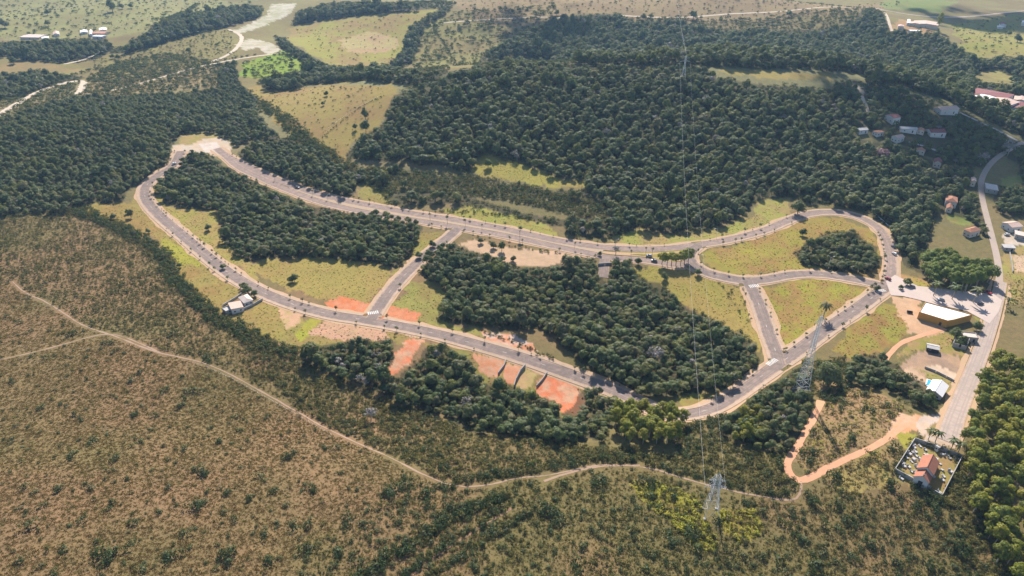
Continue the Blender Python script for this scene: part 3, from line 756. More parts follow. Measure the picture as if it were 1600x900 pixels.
track('dirt_track', [(1384,562),(1396,545),(1412,533),(1440,524),(1476,513)], 1.5, 'track')
track('dirt_track', [(-40,200),(0,178),(30,160),(60,143),(85,134),(110,127),(132,126),(128,138),(120,147)], 4.0, 'sand_track', 3)
track('dirt_track', [(175,141),(230,127),(290,109),(350,96),(400,88),(440,83)], 2.4, 'sand_track', 1.2)
track('dirt_track', [(330,97),(362,84),(376,68),(379,55),(358,46)], 3.0, 'sand_track', 1.5)
track('dirt_track', [(100,100),(130,94),(150,84),(165,78)], 2.5, 'sand_track', 1.2)
track('dirt_track', [(690,36),(740,32),(800,28),(850,26),(882,28)], 1.8, 'sand_track', 1)
track('dirt_track', [(965,24),(1010,27),(1060,28),(1110,24),(1150,20),(1250,16),(1330,12)], 2.2, 'sand_track', 1)
track('dirt_track', [(1380,18),(1388,34),(1394,49)], 2.2, 'sand_track', 1)
track('dirt_track', [(1346,150),(1350,160),(1357,175)], 1.8, 'sand_track', 1)
track('dirt_track', [(1500,176),(1530,190),(1560,204),(1590,220)], 1.8, 'concrete', .6)
track('dirt_track', [(1420,222),(1450,230),(1470,238)], 1.5, 'concrete', .4)
for q in (path([(1360,12),(1400,20),(1450,26),(1500,27),(1560,22),(1620,15)]),):
    mb = MB(); strip(mb, q, -3.5, 3.5, .12); tag(mb.build('road', M['old_asphalt']), kind='structure')
    for c in q[::2]: block_disc(c[0], c[1], 5)
def sheet(name, px, mt, z):
    w = wpoly(px); mb = MB()
    # fan of narrow strips so that it follows the land
    c = w.mean(0); n = 14
    for i in range(len(w)):
        a_, b_ = w[i], w[(i + 1) % len(w)]
        for k in range(n):
            t0, t1 = k / n, (k + 1) / n
            q = [c + (a_ - c) * t0, c + (b_ - c) * t0, c + (b_ - c) * t1, c + (a_ - c) * t1]
            if k == 0: q = q[1:]
            mb.add([(*e, float(h(*e)) + z) for e in q], [tuple(range(len(q)))])
    o = mb.build(name, M[mt])
    me = o.data
    import bmesh
    bm = bmesh.new(); bm.from_mesh(me); bmesh.ops.remove_doubles(bm, verts=bm.verts, dist=.01)
    bmesh.ops.recalc_face_normals(bm, faces=bm.faces)
    if sum(f_.normal.z for f_ in bm.faces) < 0: bmesh.ops.reverse_faces(bm, faces=bm.faces)
    bm.to_mesh(me); bm.free()
    block_poly(w, .5)
    return tag(o, kind='structure')
sheet('plaza', [(1384,440),(1398,430),(1412,445),(1440,448),(1500,455),(1552,460),(1566,470),(1560,488),(1546,506),(1536,500),(1524,490),(1500,484),(1470,478),(1440,470),(1410,463),(1392,462)], 'plaza', .26)
if 0: sheet('plaza', [(1418,662),(1440,648),(1478,645),(1492,650),(1480,660),(1450,664),(1448,676),(1432,678)], 'plaza', .29)
if 0: sheet('plaza', [(1448,676),(1470,684),(1498,690),(1500,700),(1470,695),(1446,686)], 'plaza', .26)

# ------------------------------------------------------------------ buildings
def order(c):
    """corners anticlockwise seen from above, first edge = a long edge"""
    c = np.asarray(c); m_ = c.mean(0)
    a_ = np.arctan2(c[:, 1] - m_[1], c[:, 0] - m_[0])
    c = c[np.argsort(a_)]
    if len(c) == 4 and np.linalg.norm(c[1] - c[0]) < np.linalg.norm(c[2] - c[1]): c = np.roll(c, -1, axis=0)
    return c
def inset(c, d):
    m_ = c.mean(0); v = c - m_; L = np.linalg.norm(v, axis=1)[:, None]
    return m_ + v * (1 - d * 1.35 / L)
def wall_items(mb, a_, b_, z0, w, hh, n, lift, out=.04):
    """n framed openings along the wall from a to b"""
    d = b_ - a_; L = np.linalg.norm(d); d = d / L; e = np.array([d[1], -d[0]])
    for k in range(n):
        c = a_ + d * (L * (k + .5) / n)
        q = [c - d * w / 2 - e * .05, c + d * w / 2 - e * .05, c + d * w / 2 + e * out, c - d * w / 2 + e * out]
        mb.prism([tuple(p) for p in q], z0 + lift, z0 + lift + hh)
def building(name, label, px, hgt, roof='gable', wall='white', top='orange_tile', rise=1.6, over=.5, cat='house', group=None, nwin=3, chimney=False, door=True, rect=True):
    w = order([gpt(u, v, hgt)[:2] for u, v in px])
    if rect and len(w) == 4:
        # true rectangle through the same centre
        c0 = w.mean(0); d = (w[1] - w[0]) + (w[2] - w[3]); d /= np.linalg.norm(d); e = np.array([-d[1], d[0]])
        L = (np.linalg.norm(w[1] - w[0]) + np.linalg.norm(w[2] - w[3])) / 4; W = (np.linalg.norm(w[2] - w[1]) + np.linalg.norm(w[3] - w[0])) / 4
        w = np.array([c0 - d * L - e * W, c0 + d * L - e * W, c0 + d * L + e * W, c0 - d * L + e * W])
    c = w.mean(0); gz = float(h(*c))
    block_poly(w, 1.2)
    if c[1] > 420:
        block_poly(np.concatenate([w[np.argsort(w[:, 1])[2:]], w[np.argsort(w[:, 1])[:2]] - np.array([0, 13.0])])[[0, 1, 3, 2]], 1)
        for t_ in range(7): block_disc(c[0] - c[0] / c[1] * t_ * 3, c[1] - t_ * 3, np.ptp(w[:, 0]) * .42 + 1)
    root = empty(name, (c[0], c[1], gz), 0, label, cat, group)
    r = w - c; body = inset(r, over) if roof != 'flat' else r
    lowest = min(float(h(*p)) for p in w) - gz - .4
    mb = MB()
    if roof == 'gable':
        a0, a1, a2, a3 = body; m0, m1 = (a0 + a3) / 2, (a1 + a2) / 2
        f = [(*a0, lowest), (*a1, lowest), (*a2, lowest), (*a3, lowest), (*a0, hgt), (*a1, hgt), (*a2, hgt), (*a3, hgt), (*m0, hgt + rise), (*m1, hgt + rise)]
        mb.add(f, [(0, 1, 5, 4), (2, 3, 7, 6), (1, 2, 6, 9, 5), (3, 0, 4, 8, 7)])
        mb.build('wall', M[wall], root)
        b0, b1, b2, b3 = r; n0, n1 = (b0 + b3) / 2, (b1 + b2) / 2; th = .18
        drop = rise * over / max(np.linalg.norm(b3 - b0) / 2, .5)
        rb = MB()
        up = [(*b0, hgt - drop + th), (*b1, hgt - drop + th), (*n1, hgt + rise + th), (*n0, hgt + rise + th), (*b2, hgt - drop + th), (*b3, hgt - drop + th)]
        dn = [(p[0], p[1], p[2] - th + .03) for p in up]
        rb.add(up + dn, [(0, 1, 2, 3), (3, 2, 4, 5), (9, 8, 7, 6), (11, 10, 8, 9), (0, 6, 7, 1), (5, 4, 10, 11), (1, 7, 8, 2), (2, 8, 10, 4), (3, 9, 6, 0), (5, 11, 9, 3)])
        ro = rb.build('roof', M[top], root)
        ln = (n1 - n0) / np.linalg.norm(n1 - n0)
        MB().tube((*(n0 + ln * .1), hgt + rise + th), (*(n1 - ln * .1), hgt + rise + th), .14, .14, 6).build('ridge_cap', M[top], ro)
    elif roof == 'hip':
        a0, a1, a2, a3 = body
        mb.prism([tuple(p) for p in body], lowest, hgt); mb.build('wall', M[wall], root)
        b0, b1, b2, b3 = r; n0, n1 = (b0 + b3) / 2, (b1 + b2) / 2; W = np.linalg.norm(b3 - b0) / 2; ln = (n1 - n0) / np.linalg.norm(n1 - n0)
        k = min(W * .8, np.linalg.norm(n1 - n0) * .42); n0 = n0 + ln * k; n1 = n1 - ln * k
        rb = MB(); z = hgt + .02
        rb.add([(*b0, z), (*b1, z), (*b2, z), (*b3, z), (*n0, z + rise), (*n1, z + rise), (*b0, z - .14), (*b1, z - .14), (*b2, z - .14), (*b3, z - .14)],
               [(0, 1, 5, 4), (1, 2, 5), (2, 3, 4, 5), (3, 0, 4), (6, 7, 1, 0), (7, 8, 2, 1), (8, 9, 3, 2), (9, 6, 0, 3)])
        rb.build('roof', M[top], root)
    elif roof == 'shed':
        mb.prism([tuple(p) for p in body], lowest, [hgt, hgt, hgt + rise, hgt + rise]); mb.build('wall', M[wall], root)
        k = MB(); k.prism([tuple(p) for p in r], [hgt + .02, hgt + .02, hgt + rise + .1, hgt + rise + .1], [hgt + .18, hgt + .18, hgt + rise + .26, hgt + rise + .26]); k.build('roof', M[top], root)
    else:
        mb.prism([tuple(p) for p in r], lowest, hgt, top=False); mb.build('wall', M[wall], root)
        i1 = inset(r, .22); k = MB()
        n = len(r)
        vs = [(*p, hgt) for p in r] + [(*p, hgt) for p in i1] + [(*p, hgt - .5) for p in i1]
        fs = [(q, (q + 1) % n, n + (q + 1) % n, n + q) for q in range(n)] + [(n + q, n + (q + 1) % n, 2 * n + (q + 1) % n, 2 * n + q) for q in range(n)]
        mb2 = MB().add(vs, fs); mb2.build('parapet', M[wall], root)
        k.prism([tuple(p) for p in inset(r, .23)], hgt - .75, hgt - .42); k.build('roof', M[top], root)
    if nwin:
        wl = inset(r, over) if roof != 'flat' else r
        for q in range(len(wl)):
            a_, b_ = wl[q], wl[(q + 1) % len(wl)]
            L = np.linalg.norm(b_ - a_)
            nn = max(1, min(nwin, int(L / 2.4)))
            dd = (b_ - a_) / L; ee = np.array([dd[1], -dd[0]])
            # only the walls one can see from this side of the valley carry single windows
            for s in range(nn):
                cpt = a_ + dd * (L * (s + .5) / nn)
                isdoor = door and q == 0 and s == nn // 2
                wd, hh, lo = (1.0, 2.1, .02) if isdoor else (1.1, 1.0, 1.1)
                hh = min(hh, hgt - lo - .2)
                if hh < .4: continue
                fr = MB(); pts = [cpt - dd * wd / 2 - ee * .06, cpt + dd * wd / 2 - ee * .06, cpt + dd * wd / 2 + ee * .06, cpt - dd * wd / 2 + ee * .06]
                fr.prism([tuple(p) for p in pts], lo, lo + hh)
                f_ = fr.build('door' if isdoor else 'window', M['dark'] if isdoor else M['white'], root)
                if not isdoor:
                    pts = [cpt - dd * (wd / 2 - .1) - ee * .0, cpt + dd * (wd / 2 - .1) - ee * .0, cpt + dd * (wd / 2 - .1) + ee * .075, cpt - dd * (wd / 2 - .1) + ee * .075]
                    MB().prism([tuple(p) for p in pts], lo + .1, lo + hh - .1).build('pane', M['glass'], f_)
    if chimney:
        p = r[0] * .4; MB().box(p[0] - .35, p[1] - .35, hgt + rise * .3, p[0] + .35, p[1] + .35, hgt + rise + .8).build('chimney', M['concrete'], root)
    return root

# sales building with ochre walls
building('sales_building', 'large ochre walled wedge building with a flat white roof beside the palm plaza', [(1446.4,471),(1520,491.4),(1491,499.3),(1481,501),(1436.5,487)], 4.6, 'flat', 'ochre', 'roof_white', cat='building', nwin=0, rect=False)
sb = bpy.data.objects['sales_building']
# glass front towards the plaza, canopy and roof vents
def local(root, u, v, lift=0):
    p = gpt(u, v, lift) - np.array(root.location); return p
a_, b_ = local(sb, 1446.4, 471, 4.6)[:2], local(sb, 1520, 491.4, 4.6)[:2]
d = b_ - a_; L = np.linalg.norm(d); d /= L; e = np.array([-d[1], d[0]])
if e[1] < 0: e = -e
for k in range(7):
    c = a_ + d * (L * (k + .8) / 8.2)
    fr = MB().prism([tuple(c - d * 1.2), tuple(c + d * 1.2), tuple(c + d * 1.2 + e * .09), tuple(c - d * 1.2 + e * .09)], .3, 2.9).build('window', M['white'], sb)
    MB().prism([tuple(c - d * 1.05), tuple(c + d * 1.05), tuple(c + d * 1.05 + e * .11), tuple(c - d * 1.05 + e * .11)], .45, 2.75).build('pane', M['glass'], fr)
cn = a_ + d * L * .45
MB().prism([tuple(cn - d * 9), tuple(cn + d * 9), tuple(cn + d * 9 + e * 1.8), tuple(cn - d * 9 + e * 1.8)], 3.1, 3.35).build('canopy', M['white'], sb)
a2, b2 = local(sb, 1436.5, 487, 4.6)[:2], local(sb, 1481, 501, 4.6)[:2]
d2 = (b2 - a2); L2 = np.linalg.norm(d2); d2 /= L2; e2 = np.array([d2[1], -d2[0]])
c = a2 + d2 * L2 * .8
MB().prism([tuple(c - d2 * .6), tuple(c + d2 * .6), tuple(c + d2 * .6 + e2 * .07), tuple(c - d2 * .6 + e2 * .07)], .05, 2.2).build('door', M['dark'], sb)

# long pale house with three roofs on the left of the loop road
building('house', 'pale roofed house with hipped front block beside the lower loop road', [(374.4,465),(384,458.5),(393.5,467),(383.3,475.5)], 3.2, 'hip', 'white', 'pale_tile', 1.3)
building('house_wing', 'long low pale wing with rust streaked roof behind the hipped block', [(359,477),(373,468.5),(378,478),(364,487)], 3.0, 'shed', 'white', 'pink_tile', .7, over=.2, cat='house', nwin=2)
building('garage', 'small grey roofed garage at the end of the long pale house', [(348,481.5),(355.5,476),(360.5,480.5),(356,487)], 2.7, 'flat', 'concrete', 'metal_roof', cat='garage', nwin=1)

# chapel inside the walled cemetery
def chapel():
    back, front = gpt(1458, 710, 7.0), gpt(1448, 731.5, 7.0)
    mid = (back + front) / 2; d = front - back; d[2] = 0; L = np.linalg.norm(d)
    rz = math.atan2(d[1], d[0]); gz = float(h(mid[0], mid[1]))
    root = empty('chapel', (mid[0], mid[1], gz), rz, 'white chapel with terracotta tiled gable roofs in the middle of the cemetery', 'chapel')
    W = 2.9; x0, x1 = -L / 2 + .3, L / 2 - .3
    def gabled(xa, xb, w, hw, hr, nw, nr, th=.16, ov=.35):
        m_ = MB().add([(xa, -w, -.4), (xb, -w, -.4), (xb, w, -.4), (xa, w, -.4), (xa, -w, hw), (xb, -w, hw), (xb, w, hw), (xa, w, hw), (xa, 0, hr), (xb, 0, hr)],
                      [(0, 1, 5, 4), (2, 3, 7, 6), (1, 2, 6, 9, 5), (3, 0, 4, 8, 7)])
        wo = m_.build(nw, M['white'], root)
        dr = (hr - hw) * ov / w
        r_ = MB(); xa -= .3; xb += .3
        up = [(xa, -w - ov, hw - dr + th), (xb, -w - ov, hw - dr + th), (xb, 0, hr + th), (xa, 0, hr + th), (xb, w + ov, hw - dr + th), (xa, w + ov, hw - dr + th)]
        dn = [(p[0], p[1], p[2] - th + .02) for p in up]
        r_.add(up + dn, [(0, 1, 2, 3), (3, 2, 4, 5), (9, 8, 7, 6), (11, 10, 8, 9), (0, 6, 7, 1), (5, 4, 10, 11), (1, 7, 8, 2), (2, 8, 10, 4), (3, 9, 6, 0), (5, 11, 9, 3)])
        ro = r_.build(nr, M['terracotta'], root)
        MB().tube((xa, 0, hr + th), (xb, 0, hr + th), .15, .15).build('ridge_cap', M['terracotta'], ro)
        return wo
    gabled(x0, x1, W, 4.9, 7.3, 'wall', 'roof')
    gabled(x1 + .02, x1 + 4.4, W - .25, 3.6, 5.6, 'porch_wall', 'porch_roof')
    for s in (-1, 1):
        for k in range(3):
            xx = x0 + (x1 - x0) * (k + .5) / 3
            f_ = MB().box(xx - .45, min(s * (W - .05), s * (W + .07)), 2.2, xx + .45, max(s * (W - .05), s * (W + .07)), 3.9).build('window', M['white'], root)
            MB().box(xx - .33, min(s * W, s * (W + .09)), 2.32, xx + .33, max(s * W, s * (W + .09)), 3.78).build('pane', M['glass'], f_)
    xe = x1 + 4.4
    dr_ = MB().box(xe - .05, -.8, 0, xe + .08, .8, 2.5).build('door', M['dark'], root)
    MB().box(xe + .08, .55, 1.1, xe + .14, .65, 1.3).build('handle', M['steel'], dr_)
    cr = MB().box(xe + .05, -.07, 5.8, xe + .19, .07, 7.2); cr.box(xe + .052, -.4, 6.5, xe + .188, .4, 6.64)
    cr.build('cross', M['white'], root)
    # low sacristy behind
    MB().box(x0 - 4.2, -2.0, -.4, x0 - .02, 2.0, 3.1).build('sacristy_wall', M['white'], root)
    MB().box(x0 - 4.5, -2.3, 3.12, x0 - .34, 2.3, 3.34).build('sacristy_roof', M['metal_roof'], root)
    block_disc(mid[0], mid[1], 9)
chapel()
# blue roofed hut on the back wall
building('hut', 'small blue grey roofed hut at the back wall of the cemetery', [(1461.5,697),(1464.5,695),(1470,699),(1467,701)], 2.4, 'shed', 'white', 'metal_roof', .3, over=.2, cat='hut', nwin=1)

# cemetery wall: four sides, with a coping
CEM = [(1428,689),(1502,716),(1470,778),(1397,737)]
def yard_wall(name, label, px, hh, th, mw, closed=True, cat='wall', post=None):
    w = [at(u, v)[:2] for u, v in px]; c = np.mean(w, axis=0); gz = float(h(*c))
    root = empty(name, (c[0], c[1], gz), 0, label, cat)
    n = len(w)
    for i in range(n if closed else n - 1):
        a_, b_ = w[i] - c, w[(i + 1) % n] - c; d = b_ - a_; L = np.linalg.norm(d); d /= L; e = np.array([-d[1], d[0]]) * th / 2
        a_ = a_ + d * th * .51; b_ = b_ - d * th * .51
        m_ = MB(); cp = MB(); k = max(1, int(L / 4))
        for s in range(k):
            p, q = a_ + (b_ - a_) * s / k, a_ + (b_ - a_) * (s + 1) / k
            zp, zq = float(h(*(p + c))) - gz, float(h(*(q + c))) - gz
            m_.prism([tuple(p - e), tuple(q - e), tuple(q + e), tuple(p + e)], [zp - .3, zq - .3, zq - .3, zp - .3], [zp + hh, zq + hh, zq + hh, zp + hh])
            f = 1.15
            cp.prism([tuple(p - e * f), tuple(q - e * f), tuple(q + e * f), tuple(p + e * f)], [zp + hh + .004, zq + hh + .004, zq + hh + .004, zp + hh + .004], [zp + hh + .09, zq + hh + .09, zq + hh + .09, zp + hh + .09])
        o = m_.build('wall_panel', M[mw], root)
        cp.build('coping', M['concrete'], o)
    return root
yard_wall('cemetery_wall', 'grey wall with pale coping all around the cemetery and its chapel', CEM, 1.9, .25, 'concrete')

# tombs
TOMBS = [(1447,690.5),(1452,696),(1428,700),(1437,697.5),(1445.5,703.5),(1426,708),(1430,706),(1417,716),(1420,710),(1431,712.5),(1445,710.5),(1411,724),(1424,722),(1419.5,730),(1432,729.5),(1405.5,737),(1424,737.5),(1429,739),(1421,745),(1429,748),(1473,711),(1479.5,710.5),(1483,716),(1494,717.5),(1468,725),(1472,735),(1484.5,737.5),(1474,744.5),(1472.5,750.5),(1466.5,770),(1449,764),(1451.5,761),(1412,729),(1408,748),(1438,720),(1428,719),(1457,744),(1436,716),(1426.5,695),(1440,757)]
def tomb_mesh(kind):
    m_ = MB(); L, W, H = ((2.2, 1.1, .55), (2.0, 1.2, .75), (2.4, 1.5, 1.0))[kind]
    m_.box(-W / 2 - .15, -L / 2 - .15, -.25, W / 2 + .15, L / 2 + .15, .16)
    m_.box(-W / 2, -L / 2, .163, W / 2, L / 2, H)
    m_.box(-W / 2 - .08, -L / 2 - .08, H + .003, W / 2 + .08, L / 2 + .08, H + .12)
    hs = MB()
    if kind == 0: hs.box(-.09, L / 2 - .2, H + .123, .09, L / 2, H + 1.1); hs.box(-.4, L / 2 - .197, H + .65, .4, L / 2 - .003, H + .82)
    elif kind == 1: hs.box(-W / 2, L / 2 - .22, H + .123, W / 2, L / 2, H + .8)
    else: hs.prism([(-W / 2, L / 2 - .5), (W / 2, L / 2 - .5), (W / 2, L / 2 - .05), (-W / 2, L / 2 - .05)], H + .123, H + .9); hs.box(-.07, L / 2 - .35, H + .903, .07, L / 2 - .2, H + 1.5)
    return m_.mesh('tomb_slab', M['stone']), hs.mesh('tomb_head', M['stone'])
TM = [tomb_mesh(k) for k in range(3)]
for i, (u, v) in enumerate(TOMBS):
    k = (i * 7) % 3; p = gpt(u, v)
    rz = R(25) + random.uniform(-.15, .15) + (math.pi if i % 5 == 0 else 0)
    side = 'the wall facing the dirt track' if u < 1440 else ('the back wall by the paving' if v < 712 and u < 1466 else 'the wall facing the tall trees' if u > 1460 else 'the front wall in the scrub')
    root = empty('tomb', p, rz, ('pale stone tomb on the grass between the chapel and %s' % side), 'tomb', 'tombs between the chapel and %s' % side)
    s = random.uniform(.55, .82); root.scale = (s, s, s)
    link('slab', TM[k][0], root); link('headstone', TM[k][1], root)

# unfinished house, shed, white house with pool on the right of the street
building('unfinished_house', 'beige slab roofed house next to the street, under construction', [(1502.5,517.5),(1528,520.5),(1526,527.5),(1504,525)], 3.3, 'flat', 'concrete', 'pale_tile', nwin=2)
def shell():
    px = [(1494,523.5),(1516,525.5),(1511,541),(1490,535.5)]
    w = order([gpt(u, v, 2.8)[:2] for u, v in px]); c = w.mean(0); gz = float(h(*c)); r = w - c
    block_poly(w, 1)
    root = empty('roofless_building', (c[0], c[1], gz), 0, 'roofless grey concrete walls of rooms in front of the beige slab house', 'building')
    n = 4
    for i in range(n):
        a_, b_ = r[i], r[(i + 1) % n]; d = b_ - a_; L = np.linalg.norm(d); d /= L; e = np.array([-d[1], d[0]]) * .12
        a_ = a_ + d * .13; b_ = b_ - d * .13
        m_ = MB()
        g0, g1 = L * .42, L * .58
        for s0, s1, zt, zb in ((0, g0, 2.8, -.4), (g0 + .003, g1 - .003, 1.0, -.4), (g1, L - .26, 2.8, -.4)):
            p, q = a_ + d * s0, a_ + d * s1
            m_.prism([tuple(p - e), tuple(q - e), tuple(q + e), tuple(p + e)], zb, zt)
        m_.build('wall', M['concrete'], root)
    m0, m1 = (r[0] + r[1]) / 2, (r[2] + r[3]) / 2; d = (m1 - m0); d /= np.linalg.norm(d); e = np.array([-d[1], d[0]]) * .12
    p, q = m0 + d * .2, m1 - d * .2
    MB().prism([tuple(p - e), tuple(q - e), tuple(q + e), tuple(p + e)], -.4, 2.7).build('partition', M['concrete'], root)
    MB().prism([tuple(k * .97) for k in r], -.3, .08).build('floor_slab', M['concrete'], root)
shell()
building('shed', 'dark grey corrugated roof shed on the bare lot beside the street', [(1449,536),(1469,540.5),(1467,547.5),(1447,543)], 2.4, 'gable', 'dark', 'metal_roof', .5, over=.3, cat='shed', nwin=2)
building('house', 'white roofed gable house beside the small blue pool', [(1460,594),(1479.5,604),(1468,622),(1452,606)], 3.2, 'gable', 'white', 'roof_white', 1.5, over=.6)
def pool():
    p = gpt(1454.5, 600); root = empty('swimming_pool', p, R(-35), 'small blue swimming pool next to the white gable house', 'pool')
    for x0, y0, x1, y1 in ((-2.3, -3.3, 2.3, -2.7), (-2.3, 2.7, 2.3, 3.3), (-2.3, -2.697, -1.7, 2.697), (1.7, -2.697, 2.3, 2.697)):
        MB().box(x0, y0, -.3, x1, y1, .3).build('pool_edge', M['white'], root)
    MB().box(-1.69, -2.69, -.3, 1.69, 2.69, .2).build('water_surface', M['water'], root)
    block_disc(p[0], p[1], 4)
pool()

HOUSES = [
 ('house','orange tiled upper roof of the villa in the trees above the street',[(1479,306),(1495.5,306),(1495.5,316.5),(1478,315.5)],4.6,'hip','white','orange_tile',1.8),
 ('house','small orange tiled house standing in front of the bigger orange villa',[(1479.5,318.5),(1489,319),(1488,327),(1479,326)],3.4,'gable','cream','orange_tile',1.3),
 ('house','orange tiled house behind the bright green grove',[(1509,358),(1523,353.5),(1533,359.5),(1514,364)],4.4,'hip','cream','orange_tile',1.6),
 ('house','long pale blue grey roofed house in the shade among trees',[(1406,195),(1433,200),(1432,204.5),(1406,201)],3.2,'gable','white','metal_roof',1.0),
 ('house','small orange roofed cottage between the pale house and the dark red one',[(1434.5,199.5),(1444.5,200),(1444,205.5),(1434,205)],3.2,'gable','cream','orange_tile',1.1),
 ('house','long dark red roofed house beside the round green tree',[(1451,199.5),(1474,201),(1475,209.5),(1450,207.5)],3.6,'gable','white','maroon_tile',1.6),
 ('house','orange roofed house on the lane at the edge of the wood',[(1363,204),(1373,201.5),(1383,206),(1371,209)],3.4,'hip','white','orange_tile',1.2),
 ('house','long faded pink roofed house with a white lower wall',[(1393,212),(1405,208.5),(1414,214),(1402,218.5)],4.0,'gable','white','pink_tile',1.3),
 ('house','grey purple roofed house among dark trees beside the lane',[(1337,199),(1350,198),(1358,203),(1342,206)],3.2,'gable','white','metal_roof',1.0),
 ('house','dark red roofed white walled house beside the pale tree trunks',[(1389,178),(1401,176),(1402,184),(1389,187)],5.0,'gable','white','maroon_tile',1.5),
 ('warehouse','wide dusty pink warehouse roof with a white end beside the straight lane',[(1462,164),(1490,167),(1495,172),(1468,173)],4.5,'gable','white','pink_tile',1.5),
 ('house','orange roofed house low down on the village lane',[(1433,231),(1446,231),(1445,237),(1432,236)],3.2,'gable','cream','orange_tile',1.2),
 ('house','maroon roofed house in the middle of the dark wood',[(1460,247),(1472,248),(1471,257),(1459,254)],4.2,'gable','cream','maroon_tile',1.6),
 ('shed','low white roofed shed in front of the red village roof',[(1529,149.5),(1545,150.5),(1545,154),(1529,153)],3.2,'gable','white','roof_white',.6),
 ('house','big red roofed house at the top of the village',[(1538,144),(1552,142),(1557,149),(1543,153)],4.2,'hip','white','maroon_tile',1.8),
 ('house','wide faded pink roofed house below the red village roof',[(1550,157),(1573,156),(1576,162),(1553,164)],4.0,'gable','white','pink_tile',1.5),
 ('house','red roofed village house farthest to the side, cut by the picture edge',[(1584,161),(1602,162),(1602,170),(1584,168)],4.2,'gable','white','maroon_tile',1.6),
 ('house','pale roofed village house just above the edge red roof',[(1588,151),(1603,152),(1603,157),(1588,156)],4.0,'gable','white','pink_tile',1.3),
 ('hut','small pink walled hut beside the shaded end of the street',[(1518,277),(1525,277),(1525,284),(1518,284)],4.4,'gable','cream','pink_tile',.8),
 ('shed','grey roofed shed in the yard off the shaded street',[(1542,288),(1555,286),(1557,297),(1543,299)],2.8,'shed','concrete','metal_roof',.4),
 ('house','long cream building with faded roof at the far farm',[(1436,34),(1457,34.5),(1457,39),(1437,38.5)],5.0,'gable','cream','pink_tile',1.6),
 ('house','lower cream side wing next to the long far farm building',[(1424,34.5),(1435,34.5),(1435,37.5),(1424,37.5)],4.0,'gable','cream','pink_tile',1.2),
 ('shed','long white roofed shed in front of the far farm',[(1420,45.5),(1437,46.5),(1437,49.5),(1420,48.5)],4.2,'gable','white','roof_white',.6),
 ('house','small pink roofed house beside the farm drive',[(1404,38),(1412,38),(1412,42),(1404,41.5)],4.0,'hip','cream','pink_tile',1.3),
 ('hut','tiny white hut near the bend of the far farm drive',[(1418,30),(1423,31),(1422,37),(1417,36)],3.5,'gable','white','roof_white',.6),
 ('house','red roofed farmhouse alone on the far green field',[(1562,35),(1573,35.5),(1573,39),(1562,38.5)],4.6,'gable','white','maroon_tile',1.6),
 ('shed','white shed in front of the red roofed farmhouse',[(1558,40),(1568,40.5),(1568,42.5),(1558,42)],3.2,'gable','white','roof_white',.5),
 ('house','white house at the far edge of the sunlit field',[(1597,32),(1607,32.5),(1607,36),(1597,35.5)],5.0,'gable','white','roof_white',1.2),
 ('warehouse','long pale roofed barn, leftmost of the far riverside hamlet',[(38,54.5),(68,54.5),(68,57.5),(38,57.5)],3.6,'gable','cream','pale_tile',1.0),
 ('shed','small white shed at the end of the long pale barn',[(67,57.5),(74,57.7),(74,59.5),(67,59.3)],3.5,'gable','white','roof_white',.5),
 ('house','white walled house with pink roof in the far hamlet',[(83,50),(92,49.5),(92,53),(83,53.5)],4.0,'gable','white','pink_tile',1.6),
 ('house','bright white roofed house between dark trees of the far hamlet',[(126,48),(135.5,47),(135.5,50),(126,50.5)],3.5,'gable','white','roof_white',1.2),
 ('house','tall narrow white house in the far hamlet',[(139.5,48),(144,47.5),(144,53),(139.5,53.5)],4.2,'gable','white','roof_white',1.0),
 ('house','long white roofed house highest in the far hamlet',[(155,44.5),(166,43),(166,46),(155,47.5)],3.5,'gable','white','roof_white',1.0),
 ('house','orange roofed house lowest in the far hamlet of white houses',[(147,50),(168,48.5),(168,51.5),(147,52.5)],3.5,'gable','cream','orange_tile',1.2),
 ('shed','low white shed at the edge of the hamlet trees',[(147,55),(163,55),(163,57),(147,57)],3.2,'gable','white','roof_white',.5),
 ('house','brown and white roofed house at the edge beside the paved yard',[(1571,347),(1589,345),(1593,354),(1575,356)],4.0,'gable','white','pink_tile',1.2),
 ('carport','long pale roofed carport on the edge of the paved yard',[(1586,362),(1603,362),(1603,369),(1588,369)],3.0,'shed','concrete','pale_tile',.4),
 ('shed','low dark roofed shed below the paved yard',[(1566,382),(1586,384),(1585,388),(1567,387)],2.6,'shed','concrete','metal_roof',.3),
]
for nm, lab, px, hg, rf, wl, tp, rs in HOUSES:
    building(nm, lab, px, hg, rf, wl, tp, rs, over=.4, cat={'warehouse': 'barn'}.get(nm, nm), nwin=2 if px[0][1] > 130 else 1)

